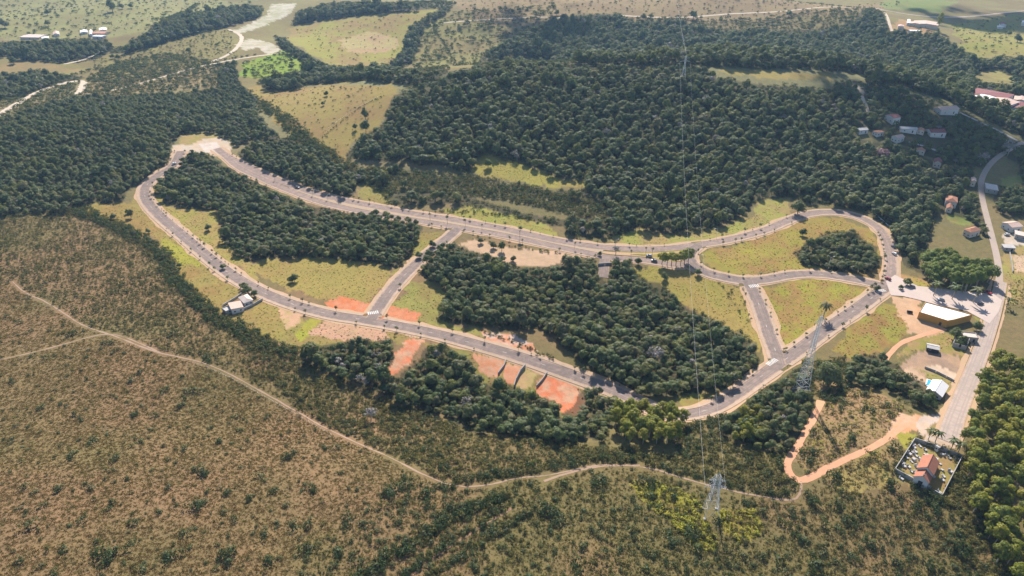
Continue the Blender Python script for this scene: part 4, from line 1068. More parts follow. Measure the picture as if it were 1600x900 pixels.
# ------------------------------------------------------------------ power pylons and their line
def pylon(label, base, H, w0, w1, arms, rz=0.0, rad=.13, pad=True):
    p = gpt(*base)
    root = empty('power_pylon', p, rz, label, 'pylon')
    def half(z):
        t = z / H
        return w0 / 2 * (1 - t / .62) + w1 / 2 * (t / .62) if t < .62 else w1 / 2 * (1 - (t - .62) / .38 * .35)
    lv = [0]; z = 0
    while z < H * .985:
        z += max(half(z) * 1.9, 1.6); lv.append(min(z, H))
    if lv[-1] < H: lv[-1] = H
    for sx, sy in ((1, 1), (-1, 1), (-1, -1), (1, -1)):
        m_ = MB()
        for a_, b_ in zip(lv[:-1], lv[1:]):
            m_.tube((sx * half(a_), sy * half(a_), a_), (sx * half(b_), sy * half(b_), b_), rad, rad, 4, False)
        m_.build('leg', M['steel'], root)
    br = MB(); cs = [(1, 1), (-1, 1), (-1, -1), (1, -1)]
    for a_, b_ in zip(lv[:-1], lv[1:]):
        ha, hb = half(a_), half(b_)
        for k in range(4):
            (x0, y0), (x1, y1) = cs[k], cs[(k + 1) % 4]
            br.tube((x0 * ha, y0 * ha, a_), (x1 * hb, y1 * hb, b_), rad * .55, rad * .55, 4, False)
            br.tube((x1 * ha, y1 * ha, a_), (x0 * hb, y0 * hb, b_), rad * .55, rad * .55, 4, False)
            br.tube((x0 * hb, y0 * hb, b_), (x1 * hb, y1 * hb, b_), rad * .5, rad * .5, 4, False)
    br.build('bracing', M['steel'], root)
    tips = []
    for zf, L in arms:
        z = H * zf; hw = half(z)
        for s in (-1, 1):
            m_ = MB(); tip = (s * L, 0, z)
            for yy in (-1, 1):
                m_.tube((s * hw, yy * hw, z), tip, rad * .6, rad * .5, 4, False)
                m_.tube((s * hw, yy * hw, z + 1.6), tip, rad * .6, rad * .5, 4, False)
            for t in (.33, .66):
                x = s * (hw + (L - hw) * t); yy = hw * (1 - t)
                m_.tube((x, -yy, z), (x, yy, z), rad * .45, rad * .45, 4, False)
                m_.tube((x, -yy, z), (x, 0, z + 1.6 * (1 - t)), rad * .45, rad * .45, 4, False)
            ao = m_.build('cross_arm', M['steel'], root)
            ins = MB()
            for q in range(5): ins.tube((s * L, 0, z - .15 - q * .3), (s * L, 0, z - .35 - q * .3), .17, .09, 6)
            ins.build('insulator', M['glass'], ao)
            tips.append(np.array([s * L * math.cos(rz), s * L * math.sin(rz), z - 1.7]) + p)
    MB().tube((0, 0, H - .2), (0, 0, H + 2.2), .12, .05, 5).build('peak', M['steel'], root)
    if pad:
        for sx, sy in cs:
            MB().box(sx * w0 / 2 - .5, sy * w0 / 2 - .5, -.4, sx * w0 / 2 + .5, sy * w0 / 2 + .5, .45).build('footing', M['concrete'], root)
    block_disc(p[0], p[1], w0 / 2 + 1.5)
    return root, tips, p + np.array([0, 0, H + 2.1])
_, TA, _t = pylon('tall pale lattice pylon rising from the trees next to the lower loop road', (1251, 612), 45.0, 5.4, 1.6, [(.93, 2.6)], R(12), .115)
_, TB, topB = pylon('short broad lattice pylon in the scrub below the foreground trail', (1110, 803), 21.5, 5.6, 2.6, [(.72, 4.0), (.88, 3.2)], R(-4), .10)
_, TC, topC = pylon('far slender lattice pylon on the crest of the wooded hill', (1066.5, 130), 26.0, 5.0, 1.4, [(.80, 5.0), (.92, 4.0)], 0, .085, False)
def cable(a_, b_, sag, rad, label):
    cu = MB(); n = 60; pr = None
    for i in range(n + 1):
        t = i / n; q = a_ * (1 - t) + b_ * t; q = q - np.array([0, 0, 4 * sag * t * (1 - t)])
        if pr is not None: cu.tube(pr, q, rad, rad, 4, False)
        pr = q
    tag(cu.build('power_cable', M['steel']), label, 'cable', 'cables from the foreground pylon to the hilltop one')
cable(TB[0], TC[0], 9, .026, 'thin pale power cable, left one of the pair over the hill forest')
cable(TB[1], TC[1], 9, .018, 'thin pale power cable, right one of the pair over the hill forest')
far_end = np.array([30 + .235 * 0 + 250, 1420, float(h(280, 1420)) + 28.0])
far_u = at(1055, -25); far_end = np.array([far_u[0], far_u[1], far_u[2] + 12])
cable(topC, far_end, 10, .05, 'thin pale power cable running on from the hilltop pylon into the far fields')

# ------------------------------------------------------------------ poles, barriers, walls of the lots
def lamp(u, v, H, label, arm_dir=1):
    p = gpt(u, v); root = empty('street_lamp', p, 0, label, 'street lamp', 'street lamps on the loop roads')
    MB().tube((0, 0, -.3), (0, 0, H), .11, .07, 6).build('pole', M['steel'], root)
    MB().tube((0, 0, H - .05), (arm_dir * 1.5, 0, H + .45), .05, .045, 5).build('arm', M['steel'], root)
    MB().box(min(arm_dir * 1.45, arm_dir * 2.1), -.16, H + .40, max(arm_dir * 1.45, arm_dir * 2.1), .16, H + .55).build('lamp_head', M['white'], root)
for u, v, H, lab, dr in [(1293.5,421,9,'tall pale street lamp in front of the small wood inside the loop',1),(489,314,7,'street lamp on the boulevard verge below the wooded strip',1),(513,317,7,'street lamp beside the boulevard, second from the wooded strip',1),
                         (1098,418,9,'pale street lamp at the junction beside the row of shade trees',-1),(961,391,8,'street lamp on the grassy median near the entrance',1),(1119,372,7,'street lamp on the outer verge of the upper bend',-1)]:
    lamp(u, v, H, lab, dr)
def rail():
    a_, b_ = at(1362, 331)[:2], at(1390, 356)[:2]
    c = (a_ + b_) / 2; root = empty('guard_rail', (c[0], c[1], float(h(*c))), 0, 'white guard rail along the outer side of the upper bend', 'guard rail')
    d = (b_ - a_); L = np.linalg.norm(d); d /= L; n = 8
    m_ = MB()
    for i in range(n + 1):
        q = a_ + d * L * i / n - c; z = float(h(*(q + c))) - float(h(*c))
        MB().tube((q[0], q[1], z - .2), (q[0], q[1], z + 1.2), .09, .09, 5).build('post', M['white'], root)
        if i:
            for zz in (.75, 1.15): m_.tube((p0[0], p0[1], p0[2] + zz), (q[0], q[1], z + zz), .1, .1, 5)
        p0 = (q[0], q[1], z)
    m_.build('rail', M['white'], root)
rail()
def one_wall(label, px, hh, mw='concrete', name='retaining_wall', th=.3):
    return yard_wall(name, label, px, hh, th, mw, closed=False)
one_wall('dark retaining wall beside the narrow pale lot below the main road', [(821,573),(813,582),(806,596),(803,606)], 1.9)
one_wall('retaining wall at the upper edge of the large orange lot', [(855,583),(848,594),(838,605)], 1.3)
one_wall('thin dark boundary wall between the two orange lots below the road', [(791,563),(788,572),(778,585)], 1.3)
one_wall('low dark barrier wall across the short spur road by the boulevard', [(934,415),(945,414),(956,413.5)], 1.6)
one_wall('long low wall on the slope between the two lots beside the street', [(1444,575),(1462,582),(1478,590),(1491,597)], 1.2, 'concrete', 'boundary_wall')
one_wall('low wall along the lower side of the long pale house', [(362,491),(378,486),(396,478),(411,469)], 1.5, 'concrete', 'boundary_wall')
one_wall('low wall along the upper side of the long pale house', [(348,479),(358,473),(370,466),(378,460)], 1.3, 'concrete', 'boundary_wall')
one_wall('dark boundary wall beside the sandy yard at the picture edge', [(1577,396),(1580,410),(1582,426)], 1.3, 'concrete', 'boundary_wall')
def fence(label, px, hh=1.1, gap=4.0):
    p = path(px); c = p.mean(0); gz = float(h(*c)); root = empty('wire_fence', (c[0], c[1], gz), 0, label, 'fence')
    k = max(1, int(gap / 2.5)); prev = None; w_ = MB(); ps = MB(); cnt = 0
    for i in range(0, len(p), k):
        q = p[i] - c; z = float(h(*p[i])) - gz
        if cnt < 95: MB().tube((q[0], q[1], z - .3), (q[0], q[1], z + hh), .07, .06, 5).build('post', M['bark'], root)
        cnt += 1
        if prev is not None:
            for zz in (.4, .75, 1.05): w_.tube((prev[0], prev[1], prev[2] + zz), (q[0], q[1], z + zz), .012, .012, 3, False)
        prev = (q[0], q[1], z)
    w_.build('wire', M['steel'], root)
fence('post and wire fence along the near side of the foreground trail, on the open hillside', [(520,681),(460,646),(400,613),(340,581),(300,567)])
fence('post and wire fence across the tan field in the middle distance', [(508,205),(540,180),(565,165),(595,150)], 1.3, 5)

# ------------------------------------------------------------------ clouds high above the haze, whose shadows lie on the far land
def cloud(label, shadow_px, alt, rx, ry, n, seed):
    g = np.random.default_rng(seed); c = at(*shadow_px); k = (alt - c[2]) / math.tan(SUN_EL)
    cx, cy = c[0] + k * math.sin(SUN_AZ), c[1] + k * math.cos(SUN_AZ)
    V, F = [], []
    import bmesh
    bm = bmesh.new(); bmesh.ops.create_icosphere(bm, subdivisions=2, radius=1.0)
    sv = np.array([v.co[:] for v in bm.verts]); sf = np.array([[v.index for v in f.verts] for f in bm.faces]); bm.free()
    for i in range(n):
        a_ = g.random() * 6.28; t = g.random() ** .75; r = (1.15 - .85 * t) * rx * .26 * g.uniform(.5, 1.1)
        p = np.array([cx + math.cos(a_) * rx * t, cy + math.sin(a_) * ry * t, alt + g.uniform(0, .3) * rx * (1 - t)])
        V.append(sv * r * np.array([1, 1, .6]) * (1 + .12 * np.sin(sv[:, :1] * 5 + i) + .1 * np.cos(sv[:, 1:2] * 7 + i)) + p); F.append(sf + len(sv) * i)
    o = link('cloud', fast_mesh('cloud', np.concatenate(V), np.concatenate(F), M['cloud'], 3))
    o.data.polygons.foreach_set('use_smooth', np.ones(len(o.data.polygons), bool))
    return tag(o, label, 'cloud', None, 'stuff')
m = bpy.data.materials.new('cloud'); m.use_nodes = True; nt = m.node_tree; nt.nodes.clear()
out = nt.nodes.new('ShaderNodeOutputMaterial'); tr = nt.nodes.new('ShaderNodeBsdfTransparent'); df = nt.nodes.new('ShaderNodeBsdfTranslucent'); d2_ = nt.nodes.new('ShaderNodeBsdfDiffuse')
df.inputs[0].default_value = (.9, .9, .9, 1); d2_.inputs[0].default_value = (.9, .9, .9, 1)
ms = nt.nodes.new('ShaderNodeMixShader'); m2 = nt.nodes.new('ShaderNodeMixShader'); m2.inputs[0].default_value = .5
nt.links.new(df.outputs[0], m2.inputs[1]); nt.links.new(d2_.outputs[0], m2.inputs[2]); ms.inputs[0].default_value = .12
nt.links.new(tr.outputs[0], ms.inputs[1]); nt.links.new(m2.outputs[0], ms.inputs[2]); nt.links.new(ms.outputs[0], out.inputs[0])
M['cloud'] = m
cloud('small white cloud over the village', (1480, 205), 520, 130, 150, 90, 3)
cloud('small white cloud over the far slope', (835, 45), 640, 120, 170, 90, 4)
cloud('small white cloud over the far farm fields', (1545, 30), 700, 170, 130, 80, 5)

# ------------------------------------------------------------------ vehicles
CARM = {}
def car(label, u, v, rz, paint, kind='car', cat='car', sc=1.0):
    p = gpt(u, v); root = empty('parked_car' if kind == 'car' else 'pickup_truck', p + np.array([0, 0, .27]), rz, label, cat)
    root.scale = (sc,) * 3
    prof = [(-2.05, .35), (-2.1, .75), (-1.95, .95), (1.0, .98), (1.85, .84), (2.1, .62), (2.05, .35)]
    def side(pr, w, w2):
        n = len(pr); zt = max(z for _, z in pr); zb = min(z for _, z in pr)
        ww = [w + (w2 - w) * (z - zb) / (zt - zb) for _, z in pr]
        vs = [(x, -k, z) for (x, z), k in zip(pr, ww)] + [(x, k, z) for (x, z), k in zip(pr, ww)]
        return vs, [tuple(range(n)), tuple(range(2 * n - 1, n - 1, -1))] + [(i, n + i, n + (i + 1) % n, (i + 1) % n) for i in range(n)]
    bo = MB().add(*side(prof, .84, .80)).build('body', paint, root)
    cab = [(-1.75, .955), (-1.35, 1.42), (.25, 1.45), (1.0, .975)] if kind == 'car' else [(-.3, .96), (-.15, 1.55), (.7, 1.55), (1.15, .98)]
    MB().add(*side(cab, .77, .62)).build('window_band', M['glass'], root)
    rf = [(cab[1][0] - .02, cab[1][1] - .03), (cab[1][0] + .03, cab[1][1] + .05), (cab[2][0] - .05, cab[2][1] + .05), (cab[2][0] + .04, cab[2][1] - .03)]
    MB().add(*side(rf, .67, .60)).build('roof_panel', paint, root)
    for x in (-1.3, 1.3):
        for s in (-1, 1):
            w_ = MB().tube((x, s * .66, .33), (x, s * .86, .33), .33, .33, 12).build('wheel', M['rubber'], root)
            MB().tube((x, s * .862, .33), (x, s * .875, .33), .19, .19, 8).build('rim', M['steel'], w_)
    for s in (-1, 1):
        MB().box(2.03, s * .6 - .17, .6, 2.1, s * .6 + .17, .76).build('headlight', M['white'], root)
    return root
CP_ = {k: car_paint(k, c) for k, c in {'silver_paint': (.45, .46, .48), 'white_car_paint': (.75, .75, .74), 'red_paint': (.32, .02, .03), 'black_paint': (.02, .02, .025), 'blue_paint': (.10, .14, .25), 'grey_paint': (.15, .15, .16)}.items()}
car('silver car parked in front of the sales building', 1469.5, 469.5, R(165), CP_['silver_paint'])
car('dark red truck at the street end of the palm plaza', 1543.5, 458.5, R(95), CP_['red_paint'], 'truck', 'truck', 1.15)
car('black car alone on the paving beside the last palm', 1531.5, 476, R(20), CP_['black_paint'])
car('red car at the top junction next to the small wood', 1387, 437, R(110), CP_['red_paint'])
car('white car at the kerb of the straight road into the top junction', 1397, 398, R(100), CP_['white_car_paint'])
car('dark blue car behind the white one on the straight road', 1396, 387, R(100), CP_['blue_paint'])
car('white car on the shaded curve near the cul-de-sac', 272.5, 257, R(60), CP_['white_car_paint'])
car('grey car driving on the boulevard past the wooded strip', 465, 294, R(-25), CP_['grey_paint'])
car('white car on the paved yard at the picture edge', 1573, 367.5, R(10), CP_['white_car_paint'])
car('grey car under the tree on the entrance plaza', 1424, 449.5, R(170), CP_['grey_paint'])
car('dark car parked on the shady patch by the row of shade trees', 1022, 408.5, R(165), CP_['black_paint'])
car('dark grey car nearest the bend by the row of shade trees', 1014, 401, R(170), CP_['grey_paint'])
# open trailer on the bare yard by the sales building
def trailer():
    p = gpt(1421, 489); root = empty('trailer', p, R(160), 'small dark trailer on the bare dirt beside the ochre building', 'trailer')
    MB().box(-1.5, -.8, .5, 1.5, .8, .62).build('bed', M['dark'], root)
    for x0, y0, x1, y1 in ((-1.5, -.8, 1.5, -.74), (-1.5, .74, 1.5, .8), (-1.5, -.737, -1.44, .737), (1.44, -.737, 1.5, .737)):
        MB().box(x0, y0, .623, x1, y1, 1.15).build('side_board', M['dark'], root)
    for s in (-1, 1): MB().tube((0, s * .83, .33), (0, s * 1.0, .33), .33, .33, 10).build('wheel', M['rubber'], root)
    MB().tube((1.5, 0, .5), (2.7, 0, .45), .06, .06, 5).build('tow_bar', M['steel'], root)
trailer()

# ------------------------------------------------------------------ plants: one mesh per kind, leaves spread through the crown's volume
M['leaf'] = foliage('leaf_dark', [(0.061,0.090,0.027),(0.087,0.118,0.034),(0.118,0.148,0.043),(0.144,0.160,0.050),(0.095,0.130,0.036),(0.163,0.166,0.064),(0.116,0.114,0.047)], .46, .35, .15)
M['leaf_far'] = foliage('leaf_hill', [(0.073,0.100,0.034),(0.100,0.130,0.042),(0.132,0.156,0.053),(0.158,0.168,0.062),(0.105,0.140,0.045),(0.179,0.176,0.080),(0.081,0.116,0.038)], .46, .25, .15)
M['leaf_mid'] = foliage('leaf_mid', [(0.150,0.165,0.041),(0.180,0.175,0.056),(0.165,0.180,0.038),(0.200,0.180,0.079),(0.130,0.155,0.038)], .42, .3, .12)
M['leaf_bright'] = foliage('leaf_bright', [(.22,.24,.028),(.29,.285,.034),(.35,.31,.045),(.25,.26,.034),(.16,.19,.032)], .55, .4, .1)
M['leaf_grove'] = foliage('leaf_grove', [(.165,.215,.035),(.20,.24,.042),(.235,.26,.05),(.18,.225,.04)], .5, .35, .12)
M['leaf_shrub'] = foliage('leaf_shrub', [(.040,.062,.022),(.056,.078,.026),(.072,.090,.032),(.048,.070,.024),(.084,.092,.040)], .3, .4, .1)
M['leaf_olive'] = foliage('leaf_olive', [(0.132,0.118,0.037),(0.163,0.138,0.045),(0.110,0.109,0.031),(0.189,0.152,0.058),(0.092,0.099,0.029)], .2, .5, .05)
M['leaf_dry'] = foliage('leaf_dry', [(0.235,0.138,0.066),(0.210,0.126,0.053),(0.256,0.156,0.076),(0.193,0.120,0.048),(0.210,0.142,0.056),(0.244,0.130,0.070),(0.176,0.120,0.045)], .5, .5, .02)
M['leaf_straw'] = foliage('leaf_straw', [(0.172,0.141,0.049),(0.205,0.166,0.060),(0.148,0.129,0.041),(0.230,0.183,0.068),(0.131,0.120,0.038)], .5, .5, .02)
M['leaf_yellow'] = foliage('leaf_yellow', [(0.414,0.380,0.050),(0.345,0.345,0.050),(0.460,0.380,0.070)], .3, .5, .03)
M['leaf_grey'] = foliage('leaf_grey', [(.225,.195,.173),(.285,.247,.225),(.180,.165,.135)], .15, .5)
M['leaf_pink'] = foliage('leaf_pink', [(.300,.150,.150),(.360,.195,.180)], .2, .5)
M['leaf_red'] = foliage('leaf_red', [(.30,.05,.03),(.25,.05,.03)], .2, .5)

def leaves(seed, lobes, per, size, up=.75, rnd=.6, fill=.25, aspect=.75):
    """irregular leaf-clump quads over and inside a set of lobes (x, y, z, r)"""
    g = np.random.default_rng(seed); V = []; A_ = np.array(lobes); CC = np.average(A_[:, :3], axis=0, weights=A_[:, 3] ** 2) * np.array([1, 1, .85])
    for (x, y, z, r) in lobes:
        n = max(6, int(per * r * r))
        d = g.normal(size=(n, 3)); d /= np.linalg.norm(d, axis=1)[:, None]
        d[:, 2] = np.where(d[:, 2] < -.35, -d[:, 2] * .6, d[:, 2]); d /= np.linalg.norm(d, axis=1)[:, None]
        rr = r * np.where(g.random(n) < fill, g.uniform(.35, .85, n), g.uniform(.86, 1.08, n))
        p = np.array([x, y, z]) + d * rr[:, None] * np.array([1, 1, .85])
        cd = p - CC; cd /= np.maximum(np.linalg.norm(cd, axis=1), .01)[:, None]
        nn = d * .55 + cd * .55 + g.normal(size=(n, 3)) * rnd * .42 + np.array([0, 0, up * .5]); nn /= np.linalg.norm(nn, axis=1)[:, None]
        t = np.cross(nn, g.normal(size=(n, 3))); t /= np.linalg.norm(t, axis=1)[:, None]
        b_ = np.cross(nn, t); s = size * g.uniform(.6, 1.25, n)[:, None]
        q = [p - t * s + nn * s * g.uniform(-.2, .1, (n, 1)), p - b_ * s * aspect, p + t * s * g.uniform(.7, 1.1, (n, 1)) - nn * s * .12, p + b_ * s * aspect * g.uniform(.7, 1.1, (n, 1))]
        V.append(np.stack(q, 1))
    V = np.concatenate(V).reshape(-1, 3)
    return V, np.arange(len(V)).reshape(-1, 4)

def lobes_round(seed, R_, z0, H, n, rl=(.42, .62)):
    g = np.random.default_rng(seed); L = [(g.normal() * R_ * .08, g.normal() * R_ * .08, z0 + H * .42, R_ * .72)]
    for k in range(n):
        a_ = 2 * math.pi * (k + g.random() * .8) / n; t = g.uniform(.42, .70)
        L.append((math.cos(a_) * R_ * t, math.sin(a_) * R_ * t, z0 + H * g.uniform(.22, .62), R_ * g.uniform(rl[0] * .8, rl[1] * .85)))
    for k in range(3):
        a_ = g.random() * 6.28; L.append((math.cos(a_) * R_ * .32, math.sin(a_) * R_ * .32, z0 + H * g.uniform(.68, .86), R_ * g.uniform(.28, .42)))
    return L

def trunk_mb(seed, H, r, spread, nb=4):
    g = np.random.default_rng(seed); m_ = MB()
    k1 = (g.normal() * .1, g.normal() * .1, H * .5)
    m_.tube((0, 0, -.5), k1, r, r * .75, 6, False); top = (g.normal() * .2, g.normal() * .2, H)
    m_.tube(k1, top, r * .75, r * .3, 6, False)
    for k in range(nb):
        a_ = 2 * math.pi * (k + g.random() * .5) / nb
        m_.tube(k1, (math.cos(a_) * spread, math.sin(a_) * spread, H * g.uniform(.75, 1.05)), r * .45, r * .15, 5, False)
    return m_

class Kind: pass
def make_kind(name, crown, trunk, leafmat, barkmat='bark'):
    k = Kind(); k.name = name
    V, Q = crown
    k.crown = fast_mesh(name + '_crown', V, Q, M[leafmat])
    k.trunk = trunk.mesh(name + '_trunk', M[barkmat]) if trunk else None
    # joined copy for the masses of trees nobody could count
    if trunk:
        tv = np.array(trunk.v); b_ = len(V)
        me = bpy.data.meshes.new(name + '_whole')
        me.from_pydata(np.concatenate([V, tv]).tolist(), [], Q.tolist() + [[b_ + i for i in f_] for f_ in trunk.f])
        me.materials.append(M[leafmat]); me.materials.append(M[barkmat])
        mi = np.zeros(len(me.polygons), np.int32); mi[len(Q):] = 1
        me.polygons.foreach_set('material_index', mi); me.update()
        k.whole = me
    else: k.whole = k.crown
    k.proto = None
    return k
def proto(k):
    if k.proto is None: k.proto = bpy.data.objects.new(k.name, k.whole)
    return k.proto

BROAD = [make_kind('forest_tree', leaves(100 + i, lobes_round(100 + i, 3.0, 2.0 + .3 * (i % 3), 4.6 + .5 * (i % 2), 5 + i % 3), 52, .37), trunk_mb(i, 4.4, .22, 1.5), 'leaf') for i in range(7)]
HILL = [make_kind('hill_tree', leaves(200 + i, lobes_round(200 + i, 3.0, 2.0 + .3 * (i % 3), 4.4 + .6 * (i % 2), 5 + i % 3), 34, .45), trunk_mb(i, 4.4, .22, 1.5, 3), 'leaf_far') for i in range(6)]
BIG = [make_kind('big_tree', leaves(250 + i, lobes_round(250 + i, 3.0, .9, 4.6, 10, (.36, .52)), 95, .25), trunk_mb(i, 4.2, .2, 1.5), 'leaf') for i in range(3)]
MIXH = HILL + [make_kind('pale_hill_tree', leaves(270 + i, lobes_round(270 + i, 3.0, 2.0, 4.8, 6), 34, .45), trunk_mb(i, 4.4, .22, 1.5, 3), 'leaf_mid') for i in range(2)]
MIXB = BROAD + [make_kind('pale_wood_tree', leaves(280 + i, lobes_round(280 + i, 3.0, 2.0, 4.8, 6), 50, .37), trunk_mb(i, 4.4, .22, 1.5, 3), 'leaf_mid') for i in range(2)]
def euca_lobes(seed, R_, H):
    g = np.random.default_rng(seed); L = []
    for k in range(11):
        z = H * (.42 + .55 * (k + .5) / 11); w = R_ * math.sin(math.pi * (.16 + .8 * (k + .5) / 11)) * .7
        a_ = k * 2.4 + g.random()
        L.append((math.cos(a_) * w, math.sin(a_) * w, z, R_ * g.uniform(.34, .52)))
    return L
EUCA = [make_kind('eucalyptus_tree', leaves(300 + i, euca_lobes(300 + i, 3.1, 12.0), 46, .42, .3), trunk_mb(30 + i, 10.5, .26, 1.6, 5), 'leaf_bright', 'pale_bark') for i in range(4)]
BARE = [make_kind('pale_tree', leaves(400 + i, lobes_round(400 + i, 2.8, 2.0, 4.0, 6), 16, .35, .2, .9, .5), trunk_mb(40 + i, 5.6, .2, 2.2, 6), 'leaf_grey', 'pale_bark') for i in range(2)]
PINKT = [make_kind('pink_tree', leaves(420, lobes_round(420, 3.0, 2.0, 4.2, 6), 28, .45), trunk_mb(50, 4.4, .2, 1.5), 'leaf_pink')]
REDT = [make_kind('red_tree', leaves(421, lobes_round(421, 2.2, 2.0, 3.6, 5), 34, .4), trunk_mb(51, 4.0, .2, 1.2), 'leaf_red')]
SHADE = [make_kind('shade_tree', leaves(430 + i, lobes_round(430 + i, 3.0, 3.2, 3.8, 6), 46, .4), trunk_mb(60 + i, 5.4, .2, 1.5), 'leaf_bright') for i in range(2)]
YOUNG = [make_kind('young_tree', leaves(440 + i, lobes_round(440 + i, .95, 1.3, 1.7, 4), 90, .2), trunk_mb(70 + i, 2.2, .07, .4, 3), 'leaf') for i in range(3)]
SLIM = [make_kind('slim_tree', leaves(450 + i, lobes_round(450 + i, 1.25, 4.6, 2.2, 5), 70, .24), trunk_mb(80 + i, 5.8, .1, .6, 3), 'leaf') for i in range(2)]
def shrub_lobes(seed, n): 
    g = np.random.default_rng(seed)
    return [(g.normal() * .45, g.normal() * .45, g.uniform(.3, .75), g.uniform(.4, .65)) for _ in range(n)]
SHRUB = [make_kind('shrub', leaves(500 + i, shrub_lobes(500 + i, 4), 95, .16, .8, .7), None, 'leaf_shrub') for i in range(4)]
OLIVE = [make_kind('olive_shrub', leaves(520 + i, shrub_lobes(520 + i, 4), 80, .17, .8, .8), None, 'leaf_olive') for i in range(4)]
def tuft(seed, n, hh, w):
    g = np.random.default_rng(seed); V = []
    for _ in range(n):
        a_ = g.random() * 6.28; r = g.random() ** .5 * .5; x, y = math.cos(a_) * r, math.sin(a_) * r
        b_ = g.random() * 6.28; dx, dy = math.cos(b_) * w, math.sin(b_) * w; lx, ly = g.normal() * .22, g.normal() * .22; z = hh * g.uniform(.6, 1.15)
        V += [(x - dx, y - dy, -.1), (x + dx, y + dy, -.1), (x + dx * .7 + lx, y + dy * .7 + ly, z * .7), (x - dx * .7 + lx, y - dy * .7 + ly, z * .62)]
    return np.array(V), np.arange(len(V)).reshape(-1, 4)
DRY = [make_kind('dry_tuft', tuft(540 + i, 34, .24, .09), None, 'leaf_dry') for i in range(3)]
STRAW = [make_kind('straw_tuft', tuft(545 + i, 34, .24, .09), None, 'leaf_straw') for i in range(3)]
YEL = [make_kind('yellow_bush', leaves(560 + i, shrub_lobes(560 + i, 3), 70, .18, .9, .8), None, 'leaf_yellow') for i in range(2)]
def palm_kind(i, H, nf, Lf):
    g = np.random.default_rng(600 + i); V = []
    for k in range(nf):
        a_ = 2 * math.pi * k / nf + g.normal() * .15; el = g.uniform(-.1, .95); c, s = math.cos(a_), math.sin(a_); L = Lf * g.uniform(.8, 1.1)
        pts = []
        for q in range(7):
            t = q / 6; r = L * t * math.cos(el * (1 - t * .6)); z = H + L * (math.sin(el) * t - .75 * t * t)
            pts.append((c * r, s * r, z))
        for q in range(6):
            w0, w1 = [.55 * math.sin(math.pi * (.12 + .86 * t)) for t in (q / 6, (q + 1) / 6)]
            p0, p1 = np.array(pts[q]), np.array(pts[q + 1]); sd = np.array([-s, c, 0])
            for sg in (-1, 1):
                V += [p0, p1, p1 + sd * sg * w1 + np.array([0, 0, -.30 * w1]), p0 + sd * sg * w0 + np.array([0, 0, -.30 * w0])]
    V = np.array(V)
    t = MB(); pr = (0, 0, -.4); n = 6
    for q in range(n):
        nx = (.25 * math.sin((q + 1) / n * 1.4), 0, H * (q + 1) / n); t.tube(pr, nx, .24 - .02 * q, .22 - .02 * q, 8, q == n - 1); pr = nx
    return make_kind('palm_tree', (V, np.arange(len(V)).reshape(-1, 4)), t, 'leaf', 'pale_bark')
PALM = [palm_kind(i, 7.6, 15, 3.6) for i in range(2)]

def plant(k, x, y, s, label, cat, group=None, name=None, rz=None, sz=None):
    rz = random.uniform(0, 6.28) if rz is None else rz
    z = float(h(x, y)); sz = sz or s
    if k.trunk is None:
        o = link(name or k.name, k.crown, None, (x, y, z - .05), rz, (s, s, sz))
        return tag(o, label, cat, group)
    root = empty(name or k.name, (x, y, z), rz, label, cat, group); root.scale = (s, s, sz)
    link('crown', k.crown, root); link('trunk', k.trunk, root)
    return root

